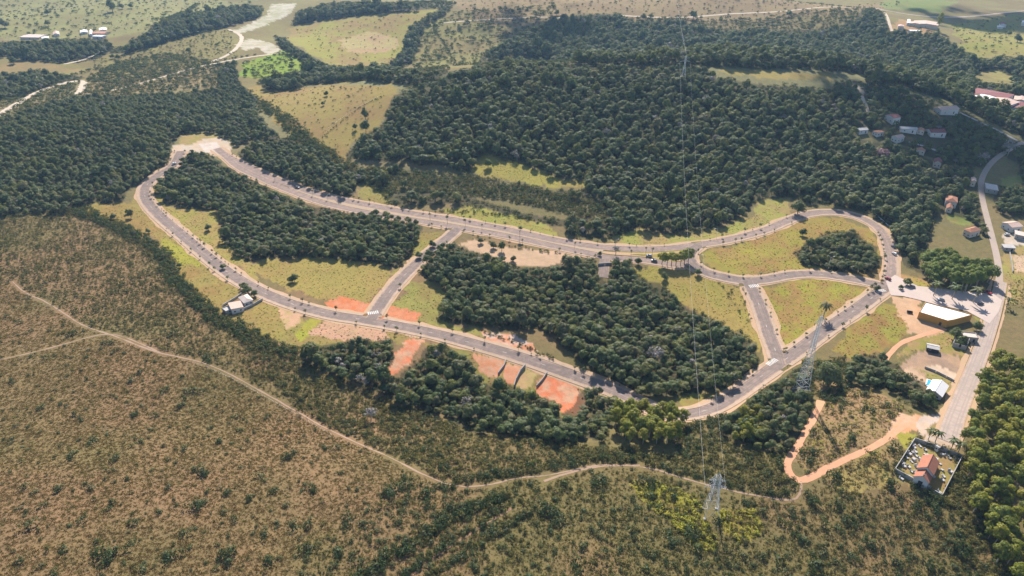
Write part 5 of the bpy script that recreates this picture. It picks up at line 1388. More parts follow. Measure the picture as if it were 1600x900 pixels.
# ---- masses: points that carry one plant each, turned into instances by geometry nodes
def mass(name, label, cat, pts, kinds, idx, scl, rot, sz=None):
    n = len(pts)
    me = bpy.data.meshes.new(name)
    me.vertices.add(n); me.vertices.foreach_set('co', np.asarray(pts, np.float32).ravel())
    for nm, tp, arr in (('scl', 'FLOAT', scl), ('scz', 'FLOAT', scl if sz is None else sz), ('rot', 'FLOAT', rot), ('kind_index', 'INT', idx)):
        a_ = me.attributes.new(nm, tp, 'POINT'); a_.data.foreach_set('value', np.asarray(arr, np.int32 if tp == 'INT' else np.float32))
    o = link(name, me); tag(o, label, cat, None, 'stuff')
    ng = bpy.data.node_groups.new(name, 'GeometryNodeTree')
    ng.interface.new_socket('Geometry', in_out='INPUT', socket_type='NodeSocketGeometry')
    ng.interface.new_socket('Geometry', in_out='OUTPUT', socket_type='NodeSocketGeometry')
    gi = ng.nodes.new('NodeGroupInput'); go = ng.nodes.new('NodeGroupOutput'); jn = ng.nodes.new('GeometryNodeJoinGeometry')
    def named(nm, tp):
        q = ng.nodes.new('GeometryNodeInputNamedAttribute'); q.data_type = tp; q.inputs[0].default_value = nm; return q.outputs[0]
    cx = ng.nodes.new('ShaderNodeCombineXYZ'); ng.links.new(named('rot', 'FLOAT'), cx.inputs[2])
    er = ng.nodes.new('FunctionNodeEulerToRotation'); ng.links.new(cx.outputs[0], er.inputs[0])
    cs_ = ng.nodes.new('ShaderNodeCombineXYZ'); sc_ = named('scl', 'FLOAT')
    ng.links.new(sc_, cs_.inputs[0]); ng.links.new(sc_, cs_.inputs[1]); ng.links.new(named('scz', 'FLOAT'), cs_.inputs[2])
    ki = named('kind_index', 'INT')
    for q, k in enumerate(kinds):
        cmp_ = ng.nodes.new('FunctionNodeCompare'); cmp_.data_type = 'INT'; cmp_.operation = 'EQUAL'
        ng.links.new(ki, cmp_.inputs[2]); cmp_.inputs[3].default_value = q
        oi = ng.nodes.new('GeometryNodeObjectInfo'); oi.inputs['Object'].default_value = proto(k); oi.inputs['As Instance'].default_value = True
        ip = ng.nodes.new('GeometryNodeInstanceOnPoints')
        ng.links.new(gi.outputs[0], ip.inputs['Points']); ng.links.new(cmp_.outputs[0], ip.inputs['Selection'])
        ng.links.new(oi.outputs['Geometry'], ip.inputs['Instance']); ng.links.new(er.outputs[0], ip.inputs['Rotation']); ng.links.new(cs_.outputs[0], ip.inputs['Scale'])
        ng.links.new(ip.outputs[0], jn.inputs[0])
    ng.links.new(jn.outputs[0], go.inputs[0])
    md = o.modifiers.new('plants', 'NODES'); md.node_group = ng
    return o

def scatter(px, s, jit=.42, warp=2.5, tall=0.0):
    """plant spots on an irregular lattice inside an outline"""
    wp = wpoly(px); x0, y0 = wp.min(0); x1, y1 = wp.max(0)
    xs = np.arange(x0 - s, x1 + s, s); ys = np.arange(y0 - s, y1 + s, s * .87)
    X, Y = np.meshgrid(xs, ys); X = X + (np.arange(len(ys)) % 2)[:, None] * s / 2
    X, Y = X.ravel(), Y.ravel()
    X = X + rng.uniform(-jit, jit, len(X)) * s; Y = Y + rng.uniform(-jit, jit, len(Y)) * s
    m_ = inpoly(X + (vnoise(X, Y, s * 3, 21) - .5) * warp * 2, Y + (vnoise(X, Y, s * 3, 22) - .5) * warp * 2, wp)
    m_ &= ~is_blocked(X, Y)
    X, Y = X[m_], Y[m_]
    if tall and len(X):   # the outline was traced round the crowns: keep the tops inside it too
        u, v = pix(X, Y, h(X, Y) + tall); m_ = inpoly(u, v, np.array(px, float)); X, Y = X[m_], Y[m_]
    u, v = pix(X, Y, h(X, Y) + 3)
    m_ = (u > -110) & (u < 1710) & (v > -50) & (v < 980)
    return X[m_], Y[m_]

LOWT = [make_kind('lone_tree', leaves(700 + i, lobes_round(700 + i, 2.7, .55, 4.4, 6 + i), 60, .34), trunk_mb(90 + i, 3.2, .2, 1.2), 'leaf') for i in range(4)]
DOME = [make_kind('grove_tree', leaves(720 + i, lobes_round(720 + i, 3.4, 3.2, 7.5, 11, (.34, .5)), 60, .34), trunk_mb(95 + i, 8.0, .28, 2.0, 5), 'leaf_grove', 'pale_bark') for i in range(3)]
# ---- single trees first, so that nothing else grows in them
LONE = [
 # kind, u, v, scale, label
 (BIG,1292,601,2.35,'largest dark green tree, beside the pylon foot'),(BIG,1246,334,1.9,'round dense tree at the outer side of the upper bend'),
 (BROAD,1500,540,1.25,'leafy tree between the sales building and the beige slab house'),(BIG,1526,516,1.0,'round dark tree at the corner of the sales building by the street'),
 (BIG,1491,529,1.25,'broad pale green tree over the roofless building'),(BIG,1446,635,1.35,'dark tree casting shade on the paving beside the white gable house'),
 (BROAD,1370,454,.8,'small tree at the corner of the top junction, in the verge'),(BROAD,1417,446,1.0,'thin tree standing on the entrance island of the plaza'),
 (BROAD,1407,452,.65,'low tree on the entrance island beside the thin one'),(BIG,460,440,1.0,'big rounded bush alone on the meadow inside the loop'),(BROAD,455,441,.8,'smaller bush grown into the rounded meadow bush'),
 (BROAD,153,338,.75,'thin young tree on the meadow under the west wood'),(BROAD,178,342,.9,'narrow dark tree alone between the west wood and the bend'),(BROAD,205,340,.95,'taller tree of the pair next to the road bend'),(BROAD,200,334,.75,'shorter tree of the pair next to the road bend'),
 (BROAD,209,368,.85,'lone tree at the edge of the meadow and the olive scrub'),(BROAD,232,364,.7,'small umbrella shaped tree in the middle of the meadow'),(BROAD,326,360,1.0,'dark tree on the verge between road and loop wood'),(BROAD,281,418,.7,'slender tree on the dry meadow below the straight road'),
 (BROAD,349,420,.75,'dark round tree on the lower verge of the straight road'),(BROAD,388,458,1.0,'dark tree at the road end of the long pale house'),(BROAD,383,452,.95,'second dark tree at the drive of the long pale house'),(BROAD,398,463,.9,'spreading tree over the gate of the long pale house'),
 (BROAD,655,403,.95,'dark tree on the verge of the connecting road'),(BROAD,676,386,1.0,'twin crowned tree higher up the connecting road'),(BROAD,632,293,1.3,'rounded dark tree in the pale clearing beyond the boulevard'),(BROAD,751,380,.85,'rounded tree on the orange soil below the boulevard'),
 (BROAD,771,388,1.0,'slim tree among the sandy lots, nearest the boulevard'),(BROAD,784,392,1.05,'taller slim tree on the sandy lot'),(BROAD,786,408,.8,'small tree at the edge of the sandy lot'),(BROAD,802,408,.85,'tree where the sandy lot meets the central wood'),
 (BROAD,571,186,1.5,'tall dark tree in the middle of the tan field'),(BROAD,572,207,1.6,'tall column shaped tree lower in the tan field'),(BROAD,555,203,.9,'small tree next to the column shaped one in the tan field'),(BROAD,510,150,1.1,'round tree in the upper tan field'),(BROAD,505,165,.9,'bush in the upper tan field'),
 (BROAD,1038,437,1.0,'lone tree on the dry meadow behind the central wood'),(BROAD,1090,430,.95,'tree on the inner side of the junction, beside the shade trees'),(BROAD,1254,368,1.05,'tree pair at the upper edge of the small wood'),
 (BROAD,937,399,.6,'small yellow green tree on the near verge of the boulevard'),(BROAD,997,413,1.0,'rounded tree on the verge near the entrance parking'),
 (BROAD,75,24,2.2,'dark tree higher on the far pale pasture'),(BROAD,76,41,2.2,'dark tree just above the far hamlet'),(BROAD,176,18,3.2,'tallest dark tree on the far pasture'),(BROAD,191,14,2.0,'second tree in the far pasture row'),(BROAD,205,13,1.8,'third tree in the far pasture row'),
 (BROAD,8,44,3.2,'big tree on the far pasture at the picture edge'),(BROAD,22,100,2.0,'tree in the far brown field under the riverside wood'),(BROAD,176,92,1.4,'small tree at the tip of the belt wood'),(BROAD,185,93,1.5,'small tree just beyond the tip of the belt wood'),(BROAD,255,130,1.0,'bush beside the pale straight track'),
 (BROAD,295,83,1.6,'tree cluster in the pale olive field'),(BROAD,1589,66,2.4,'round tree in the far sunlit field'),(BROAD,1576,56,1.5,'tree below the lone red farmhouse'),(EUCA,1464,49,1.6,'tall dark tree at the end of the far farm building'),(BROAD,1581,128,1.8,'tree in the narrow field strip'),
 (BROAD,870,24,1.8,'round tree on the far track beyond the hill'),(BROAD,1005,32,2.2,'lone tree on the far brown field'),(BROAD,1083,30,2.8,'dark tree at the far track beyond the pylon'),(BROAD,1232,26,2.0,'tree at the end of the far track'),
 (BROAD,763,262,1.5,'tree in the middle of the sunlit clearing'),(BROAD,455,108,1.4,'tree on the vivid green field'),(BROAD,456,97,1.1,'smaller tree on the vivid green field'),(BROAD,1485,212,1.7,'round pale green tree beside the dark red house roof'),
 (REDT,823,497,1.0,'small red leaved tree in the central wood'),(BARE,1027,566,1.5,'greyish bare tree in the middle of the central wood'),(BARE,1018,560,1.1,'smaller bare tree beside the greyish one'),(BARE,962,398,1.1,'pale bare tree on the median near the entrance'),
 (PINKT,1376,253,1.9,'large pinkish tree in the dark wood below the village'),(PINKT,1358,258,1.1,'small pinkish tree next to the large one'),(PINKT,1413,270,1.2,'pink crowned tree lower in the dark wood'),(BARE,1532,258,1.9,'spreading brownish tree beside the shaded street bend'),(BARE,1574,244,2.4,'big greyish tree over the shaded street end'),
 (BARE,580,656,1.2,'grey crowned tree at the foot of the ravine wood'),(BARE,730,640,1.2,'pale grey tree within the ravine wood'),(EUCA,1256,580,.75,'yellow green slim tree between road and pylon'),
]
for kd, u, v, s, lab in LONE:
    if kd is BROAD: kd = LOWT
    p = gpt(u, v); plant(random.choice(kd), p[0], p[1], s, lab, 'tree', None, {'shade_tree': 'tree'}.get(kd[0].name, kd[0].name) if kd not in (LOWT, BIG) else 'lone_tree', sz=s * (1.45 if 'column' in lab or 'tall' in lab else 1))
    block_disc(p[0], p[1], 2.2 * s)
for u, v, s in [(1034,413,1.0),(1042,414.5,.95),(1049,415,1.05),(1056,415,1.0),(1063,414,.95),(1069,412.5,1.15),(1075,409,1.1)]:
    p = gpt(u, v); s *= 1.25; plant(random.choice(SHADE), p[0], p[1], s, 'bright green shade tree in the row at the junction of the upper roads', 'tree', 'shade trees in a row at the junction'); block_disc(p[0], p[1], 2)
PALMS = [(1458,462.5,1.2,'palm on the plaza kerb nearest the entrance island'),(1487,467.5,1.25,'middle palm on the plaza kerb behind the sales building'),(1520,473,1.25,'palm on the plaza kerb nearest the street'),
         (1450,687,.75,'palm behind the cemetery at the paved corner'),(1461,691,.8,'second palm behind the cemetery hut'),(1485,703,.8,'palm over the back wall of the cemetery'),(1496,709,.85,'palm at the cemetery corner nearest the tall trees'),
         (1286,497,1.25,'tall dark palm in the field beyond the pylon top'),(1572,480,.8,'palm on the far side of the street by the plaza'),(1397,204,1.1,'palm in the shady wood above the pale house'),(1421,190,1.2,'pale trunked palm in front of the dark village wood')]
for u, v, s, lab in PALMS:
    p = gpt(u, v); plant(random.choice(PALM), p[0], p[1], s, lab, 'palm'); block_disc(p[0], p[1], 1.2)
# slim trees on the median, saplings along the kerbs
for u, v, hh, lab in [(672,344.5,6.5,'slim median tree nearest the loop wood'),(699,350.5,7.2,'slim median tree facing the end of the connecting road'),(727,352.8,5.8,'slim median tree just past the connecting road'),(753,359,5,'short slim median tree above the rounded tree'),
                      (812.5,371.5,9.5,'tallest slim tree on the median, big crowned'),(489,305,4.6,'slim tree by the boulevard kerb under the slope wood'),(512,311,4.4,'slim tree by the boulevard kerb further on'),(430,282,4.4,'slim tree at the upper end of the boulevard'),
                      (986,400,5,'slim tree on the grass near the entrance'),(1009,396,5.2,'slim bushy tree on the median end'),(1019,398,5.6,'taller bushy tree on the median end'),(898,388,5.2,'slim tree on the dusty verge near the gate')]:
    p = gpt(u, v); s = hh / 6.9; plant(random.choice(SLIM), p[0], p[1], s * 1.1, lab, 'tree', None, 'slim_tree', sz=s)
def saplings(p, off, gap, urange, label, group, s0=.45, s1=1.3):
    nn = normals(p); st = max(int(gap / 2.5), 1); cnt = 0; i = random.randint(1, st)
    while i < len(p) - 1:
        q = p[i] + nn[i] * off; u, v = pix(q[0], q[1], float(h(*q)))
        if urange[0] < u < urange[1] and not on_road(q[None], -1, .3)[0]:
            s = random.uniform(s0, s1); plant(random.choice(YOUNG), q[0], q[1], s * 1.1, label, 'sapling', group, 'sapling', sz=s * random.uniform(.8, 1.2)); cnt += 1
        i += max(2, int(st * random.choice((.6, .9, 1.1, 1.3, 2.2))))
    return cnt
saplings(P_MAIN, 4.6, 11, (225, 1000), 'small dark sapling on the upper kerb of the lower loop road', 'saplings along the upper kerb of the lower loop road')
saplings(P_MAIN, -4.7, 16, (240, 760), 'small dark sapling on the lower kerb of the lower loop road', 'saplings along the lower kerb of the lower loop road')
saplings(P_MAIN, 4.6, 11, (1080, 1380), 'small dark sapling on the field side kerb between the pylon and the curve', 'saplings along the field side kerb near the pylon')
saplings(P_MAIN, -4.6, 15, (1200, 1380), 'small dark sapling on the kerb opposite the yellow green field', 'saplings on the kerb opposite the yellow green field')
saplings(P_FAR, 4.3, 11, (360, 1050), 'small dark sapling on the outer kerb of the boulevard', 'saplings along the outer kerb of the boulevard')
saplings(P_FAR, -4.3, 12, (1100, 1260), 'small dark sapling on the inner kerb of the upper bend', 'saplings along the inner kerb of the upper bend')
saplings(P_FAR, 4.3, 12, (1100, 1240), 'small dark sapling on the outer kerb of the upper bend', 'saplings along the outer kerb of the upper bend')
saplings(P_FAR, -4.3, 9, (1370, 1400), 'small dark sapling on the kerb of the short straight to the top junction', 'saplings along the short straight to the top junction')
saplings(P_NEAR, -4.5, 14, (670, 930), 'small dark sapling on the near kerb of the boulevard', 'saplings along the near kerb of the boulevard')
saplings(P_BEND, 4.2, 14, (1090, 1370), 'small dark sapling on the kerb of the inner curved road', 'saplings along the inner curved road')
saplings(P_CROSS, 4.2, 16, (1160, 1230), 'small dark sapling on the kerb of the short cross road', 'saplings along the short cross road')
saplings(P_LINK, 4.3, 16, (590, 700), 'small dark sapling on the kerb of the connecting road', 'saplings along the connecting road')

# bushes that stand out on the open hillside and in the scrub
BUSHES = [(47,824,1.5),(94,766,1.3),(65,792,1),(116,712,1.2),(111,718,.9),(147,689,1.3),(140,694,.9),(40,763,1),(175,788,1.1),(172,797,.9),(130,814,1),(160,868,1.7),(170,872,1.5),(165,880,1.4),(180,862,1.3),(200,858,1.1),(262,868,1.3),(270,870,1.4),(280,866,1.1),
 (303,794,1.4),(312,792,1.5),(321,788,1.2),(291,834,1.3),(350,872,1.4),(360,868,1.5),(356,880,1.1),(366,814,1),(305,736,1.2),(313,740,1.4),(322,742,1.1),(265,762,1.2),(291,702,1.1),(180,719,1.1),(144,762,1),(357,772,1.2),(255,614,1.5),(292,612,1.2),(300,612,1.3),(312,613,1.2),(217,583,1),(203,597,1.1),(208,592,.9),(163,536,1),(172,537,1),(182,548,1),
 (108,525,1.2),(116,523,1.3),(268,524,1.2),(276,520,1.1),(325,559,1.3),(328,565,1),(210,649,1.2),(279,637,1.2),(287,634,1),(371,652,1.2),(97,631,1),(116,649,1),(67,637,1),(446,716,1.3),(452,714,1.4),(460,710,1),(524,701,1.3),(508,699,1),(487,762,1.2),(490,768,1),(606,772,1.5),(614,768,1.6),(622,764,1.6),(632,758,1.5),(641,755,1.3),(665,772,1.6),(670,776,1.3),(636,784,1.2),
 (544,817,1.5),(541,808,1.2),(459,824,1.3),(482,822,1.4),(476,858,1.4),(485,860,1.3),(413,836,1.2),(772,824,1.5),(774,832,1.2),(527,864,1.3),(620,819,1),(578,820,1.1),(566,818,1),(720,795,1.3),(708,793,1.2),(730,794,1.3),(742,792,1.2),(697,790,1.1),(930,750,1.7),(937,755,1.8),(944,752,1.5),(925,757,1.4),(850,792,1.6),(857,796,1.9),(862,803,1.5),(868,808,1.5),(845,806,1.4),(872,815,1.3),(1013,758,1.7),(1019,763,1.5),(1016,775,1.6),(1050,847,1.6),(1053,852,1.4),(1081,832,1.7),(1087,861,1.6),
 (912,857,1.3),(900,880,1.4),(832,731,1.4),(1302,744,1.9),(1297,742,1.5),(1308,747,1.4),(1266,782,1.6),(1271,786,1.5),(1263,774,1.3),(1390,759,1.6),(1394,755,1.3),(1430,788,1.5),(1435,792,1.3),(1460,797,1.6),(1464,802,1.4),(1287,822,1.6),(1291,826,1.4),(1255,849,1.5),(1360,850,1.6),(1352,845,1.3),(1272,884,1.7),(1266,888,1.4),(1497,857,2.0),(1493,852,1.6),(1502,862,1.8),(1362,714,1.4),(1397,699,1.4),(1393,704,1.2),(1334,874,1.3),(1190,870,1.4),(1160,872,1.2),(1216,880,1.4),(1440,845,1.3),(1400,880,1.4),(1120,815,1.2),(1126,820,1.1),(20,595,1),(30,505,1.1),(12,495,1),(44,465,1.1),(60,640,1),(20,690,1.1),(70,560,1),(220,690,1.1),(240,650,1.1),(345,690,1.2),(392,780,1.1),(430,770,1.1),(404,745,1.1),(420,880,1.3),(560,880,1.2),(590,850,1.2),(655,820,1.2),(250,800,1),(210,820,1),(100,860,1),(30,880,1.1),(85,900,1.1),(220,890,1.1),(1010,860,1.3),(960,800,1.2),(985,830,1.2),(940,820,1.1),(1140,880,1.2),(1310,790,1.3),(1330,815,1.3),(1410,815,1.3),(1450,880,1.4),(1240,800,1.2),(1190,800,1.1)]
for u, v, s in BUSHES:
    p = gpt(u, v)
    if is_blocked([p[0]], [p[1]])[0]: continue
    zone = ('dark rounded bush standing out on the open brown hillside' if u < 400 else 'dark rounded bush standing out in the olive scrub under the trail bend' if u < 800 else 'dark rounded bush in the scrub around the short pylon' if u < 1200 else 'dark rounded bush in the scrub between the dirt track, cemetery and tall trees')
    plant(random.choice(SHRUB), p[0], p[1], s * random.uniform(1.4, 1.9), zone, 'bush', zone.replace('bush', 'bushes').replace('dark rounded ', ''), 'bush', sz=s * random.uniform(1.6, 2.4))
    block_disc(p[0], p[1], s * .8)

# ---- woods
SPEC = {  # spacing, scale range, kinds, words for label
 'west': (5.1, (.58, 1.25), HILL), 'slope': (5.2, (.75, 1.25), HILL), 'loop': (4.6, (.58, 1.2), BROAD), 'central': (4.5, (.55, 1.25), BROAD), 'hill': (6.6, (.75, 1.75), HILL), 'valley': (8.6, (1.3, 2.1), HILL), 'village': (7.0, (.8, 1.4), HILL),
 'teardrop': (4.5, (.7, 1.1), BROAD), 'riverside': (8, (1.0, 1.8), HILL), 'belt': (8.5, (1.3, 2.2), HILL), 'far': (10, (1.6, 2.6), HILL), 'hedge': (7, (1.1, 1.8), HILL), 'middle': (7.5, (1.0, 1.9), HILL), 'left': (8, (1.0, 1.8), HILL),
 'ravine': (4.1, (.5, 1.2), BROAD), 'pylon': (4.2, (.5, 1.25), BROAD), 'hedgerow': (4.0, (.65, 1.0), BROAD), 'street': (5.2, (.6, 1.3), BROAD), 'lane': (5.0, (.6, 1.2), BROAD), 'roadside': (4.4, (.5, .85), BROAD)}
WORDS = {'west': 'dense dark wood beyond the road bend and the cul-de-sac', 'slope': 'strip of mixed wood along the upper side of the boulevard', 'loop': 'dense wood between lower loop road and boulevard', 'central': 'dense wood between the connecting and cross roads',
 'hill': 'great dark forest covering the hill beyond the boulevard', 'valley': 'forest in the valley behind the hill crest and up the far slope', 'village': 'shady wood among the red roofed village houses', 'teardrop': 'small wood inside the upper teardrop of road', 'riverside': 'dark wood below the far hamlet of white houses', 'belt': 'long curved belt of dark trees beside the pale river bed',
 'far': 'dark forest along the top edge above the bright far field', 'hedge': 'tall hedge line of trees at the side of the bright far field', 'middle': 'broken band of trees below the bright far field', 'left': 'low trees beside the pale far track', 'ravine': 'dark wood in the ravine below the orange lots', 'pylon': 'wood around the tall pylon foot',
 'hedgerow': 'dark thicket beside the white gable house', 'street': 'garden trees along the upper end of the street', 'lane': 'trees between the orange villas and the lane', 'roadside': 'low trees on the bank below the last orange lot'}
pool_ = []
for k, poly in WOODS.items():
    s, (s0, s1), kinds = SPEC[k]
    X, Y = scatter(poly, s, warp=1.5 if s < 5 else 2.5, tall=5.5 * (s0 + s1) / 2)
    sc_ = s0 + (s1 - s0) * np.clip(rng.random(len(X)) * .6 + vnoise(X, Y, s * 5, 31) * .5 - .05, 0, 1) ** 1.2
    sc_ = np.where(rng.random(len(sc_)) < .07, sc_ * 1.4, sc_)
    dep = Y * CP - (h(X, Y) - CAM_H) * SP
    for x, y, q, d_ in zip(X, Y, sc_, dep): pool_.append((q / d_, k, x, y, q))
# the 300 that show largest are trees of their own, the rest of every wood is one mass
near = sorted([t for t in pool_ if SPEC[t[1]][2] is BROAD and 0 < pix(t[2], t[3], float(h(t[2], t[3])))[0] < 1600], reverse=True)[:300]
nset = set((t[2], t[3]) for t in near)
for _, k, x, y, q in near:
    plant(random.choice(MIXB), x, y, q, 'broadleaf tree in the ' + WORDS[k], 'tree', 'trees of the ' + WORDS[k], 'forest_tree', sz=q * random.uniform(.65, 1.2))
for k in WOODS:
    rest = [(x, y, q) for _, kk, x, y, q in pool_ if kk == k and (x, y) not in nset]
    a_ = np.array(rest).reshape(-1, 3); n = len(a_)
    s, (s0, s1), kinds = SPEC[k]; far_ = kinds is HILL
    base_k = (MIXH if far_ else MIXB) + BARE + SHRUB + OLIVE
    nb = len(HILL if far_ else BROAD)
    pt_ = vnoise(a_[:, 0], a_[:, 1], s * 4, 71)
    idx = np.where(rng.random(n) < .14 + .45 * np.clip((pt_ - .5) * 3, 0, 1), nb + rng.integers(0, 2, n), rng.integers(0, nb, n))
    idx = np.where(rng.random(n) < .018, nb + 2 + rng.integers(0, 2, n), idx)
    # low growth under the trees and fraying out past the edge of the wood
    X, Y = scatter(poly := WOODS[k], s * .62, .5, s * .9); m_ = rng.random(len(X)) < .8; X, Y = X[m_], Y[m_]
    q2 = (s0 + s1) / 2 * rng.uniform(.7, 1.75, len(X)) * (1.15 if far_ else 1.0)
    i2 = np.where(rng.random(len(X)) < .72, nb + 4 + rng.integers(0, 4, len(X)), nb + 8 + rng.integers(0, 4, len(X)))
    X, Y = np.concatenate([a_[:, 0], X]), np.concatenate([a_[:, 1], Y]); idx = np.concatenate([idx, i2]); q = np.concatenate([a_[:, 2], q2])
    mass({'west': 'west_forest', 'hill': 'hill_forest', 'valley': 'valley_forest'}.get(k, 'wood'), WORDS[k], 'wood', np.stack([X, Y, h(X, Y)], 1), base_k, idx, q, rng.random(len(X)) * 6.28, q * rng.uniform(.62, 1.15, len(X)))

# ---- bright green groves
GROVES = [([(1436,420),(1450,396),(1474,376),(1520,374),(1546,388),(1554,415),(1550,444),(1508,456),(1456,448)], 4.9, (.85, 1.15), 'tall bright green eucalyptus in the dense grove beside the street'),
          ([(1528,560),(1548,530),(1556,498),(1580,484),(1680,470),(1720,980),(1590,980),(1560,905),(1530,840),(1502,770),(1498,720),(1505,680),(1516,630)], 5.0, (.55, 1.0), 'yellow green eucalyptus in the tall plantation along the street'),
          ([(952,668),(985,632),(1012,622),(1040,634),(1062,662),(1060,688),(1010,700),(960,692)], 4.6, (.68, .95), 'yellow green eucalyptus in the clump below the lower loop road'),
          ([(1140,690),(1155,650),(1178,640),(1186,670),(1178,700)], 4.6, (.45, .7), 'yellow green eucalyptus at the lower curve, among the pylon wood')]
for poly, s, (s0, s1), lab in GROVES:
    X, Y = scatter(poly, s)
    if 'plantation' in lab:
        u_, v_ = pix(X, Y, h(X, Y) + 5); m_ = (u_ < 1650) & (v_ < 930); X, Y = X[m_], Y[m_]
    lim_ = 170 if 'plantation' in lab else 60
    if len(X) > lim_:
        u_, v_ = pix(X, Y, h(X, Y)); o_ = np.argsort(np.where(u_ < 1620, 0, 1000) + np.hypot(X, Y)); X, Y = X[o_[:lim_]], Y[o_[:lim_]]
    for x, y in zip(X, Y):
        q = random.uniform(s0, s1); plant(random.choice(DOME if 'grove' in lab else EUCA + DOME[:1] if 'plantation' in lab else EUCA), x, y, q * 1.12, lab, 'tree', lab.replace('eucalyptus', 'eucalyptus trees'), 'eucalyptus_tree', sz=q * random.uniform(.85, 1.2))
    if 'plantation' not in lab: block_poly(wpoly(poly))

# ---- scrub, grass and hedge-like shrub lines: nobody could count these
def scrub(name, label, zones, cat='scrub'):
    K = []; P_ = []; I = []; S = []
    for px, s, mix, (s0, s1) in zones:
        X, Y = scatter(px, s, .5, 2.0)
        g = vnoise(X, Y, 14, 51) * .6 + vnoise(X, Y, 4, 52) * .4
        names = list(mix); w = np.array([mix[q][1] for q in names], float)
        for q in names:
            for kk in mix[q][0]:
                if kk not in K: K.append(kk)
        keep = rng.random(len(X)) < np.clip(.45 + g * .9, 0, 1)
        X, Y, g = X[keep], Y[keep], g[keep]
        # more bushes where the cover is thick, more dry grass where it is thin
        r_ = rng.random(len(X)); cum = np.cumsum(w / w.sum())
        pick = np.clip(np.searchsorted(cum, np.clip(r_ * .75 + (1 - g) * .25 , 0, .999)), 0, len(names) - 1)
        for j, q in enumerate(names):
            m_ = pick == j; n = m_.sum()
            if not n: continue
            ids = np.array([K.index(kk) for kk in mix[q][0]])[rng.integers(0, len(mix[q][0]), n)]
            P_.append(np.stack([X[m_], Y[m_], h(X[m_], Y[m_]) - .03], 1)); I.append(ids)
            S.append((s0 + (s1 - s0) * rng.random(n) ** 1.6) * mix[q][2])
    P_ = np.concatenate(P_); I = np.concatenate(I); S = np.concatenate(S)
    mass(name, label, cat, P_, K, I, S, rng.random(len(P_)) * 6.28, S * rng.uniform(.8, 1.4, len(P_)))
    return len(P_)
Z_OPEN = [(-120,380),(-10,425),(38,458),(100,492),(130,512),(180,527),(240,552),(300,564),(340,577),(400,610),(460,642),(520,678),(600,712),(640,735),(560,800),(480,850),(430,980),(-120,980)]
Z_MID = [(640,735),(665,748),(712,764),(760,762),(810,750),(800,795),(740,830),(690,862),(640,905),(600,980),(430,980),(480,850),(560,800)]
Z_UPL = [(-120,340),(0,338),(60,334),(110,335),(170,352),(230,400),(300,470),(380,540),(430,590),(400,604),(340,572),(300,559),(240,547),(180,521),(130,506),(70,468),(38,452),(-120,390)]
Z_UPR = [(60,333),(140,322),(200,352),(262,405),(345,495),(400,520),(470,566),(552,602),(640,640),(690,655),(745,680),(800,684),(900,694),(1000,702),(1060,712),(1120,690),(1190,705),(1232,706),(1228,740),(1240,778),(1150,764),(1060,741),(980,723),(900,730),(810,742),(760,755),(712,757),(665,741),(600,707),(520,672),(460,637),(430,592),(380,542),(300,472),(230,402),(170,354),(110,337)]
Z_LOW = [(690,862),(740,834),(800,797),(806,752),(850,746),(900,737),(980,730),(1060,749),(1150,772),(1240,786),(1256,766),(1290,756),(1340,772),(1400,764),(1470,782),(1500,780),(1530,850),(1570,980),(600,980)]
Z_TRI = [(1286,630),(1320,602),(1370,612),(1420,642),(1396,660),(1390,688),(1340,706),(1300,725),(1262,741),(1240,718),(1262,690),(1278,660)]
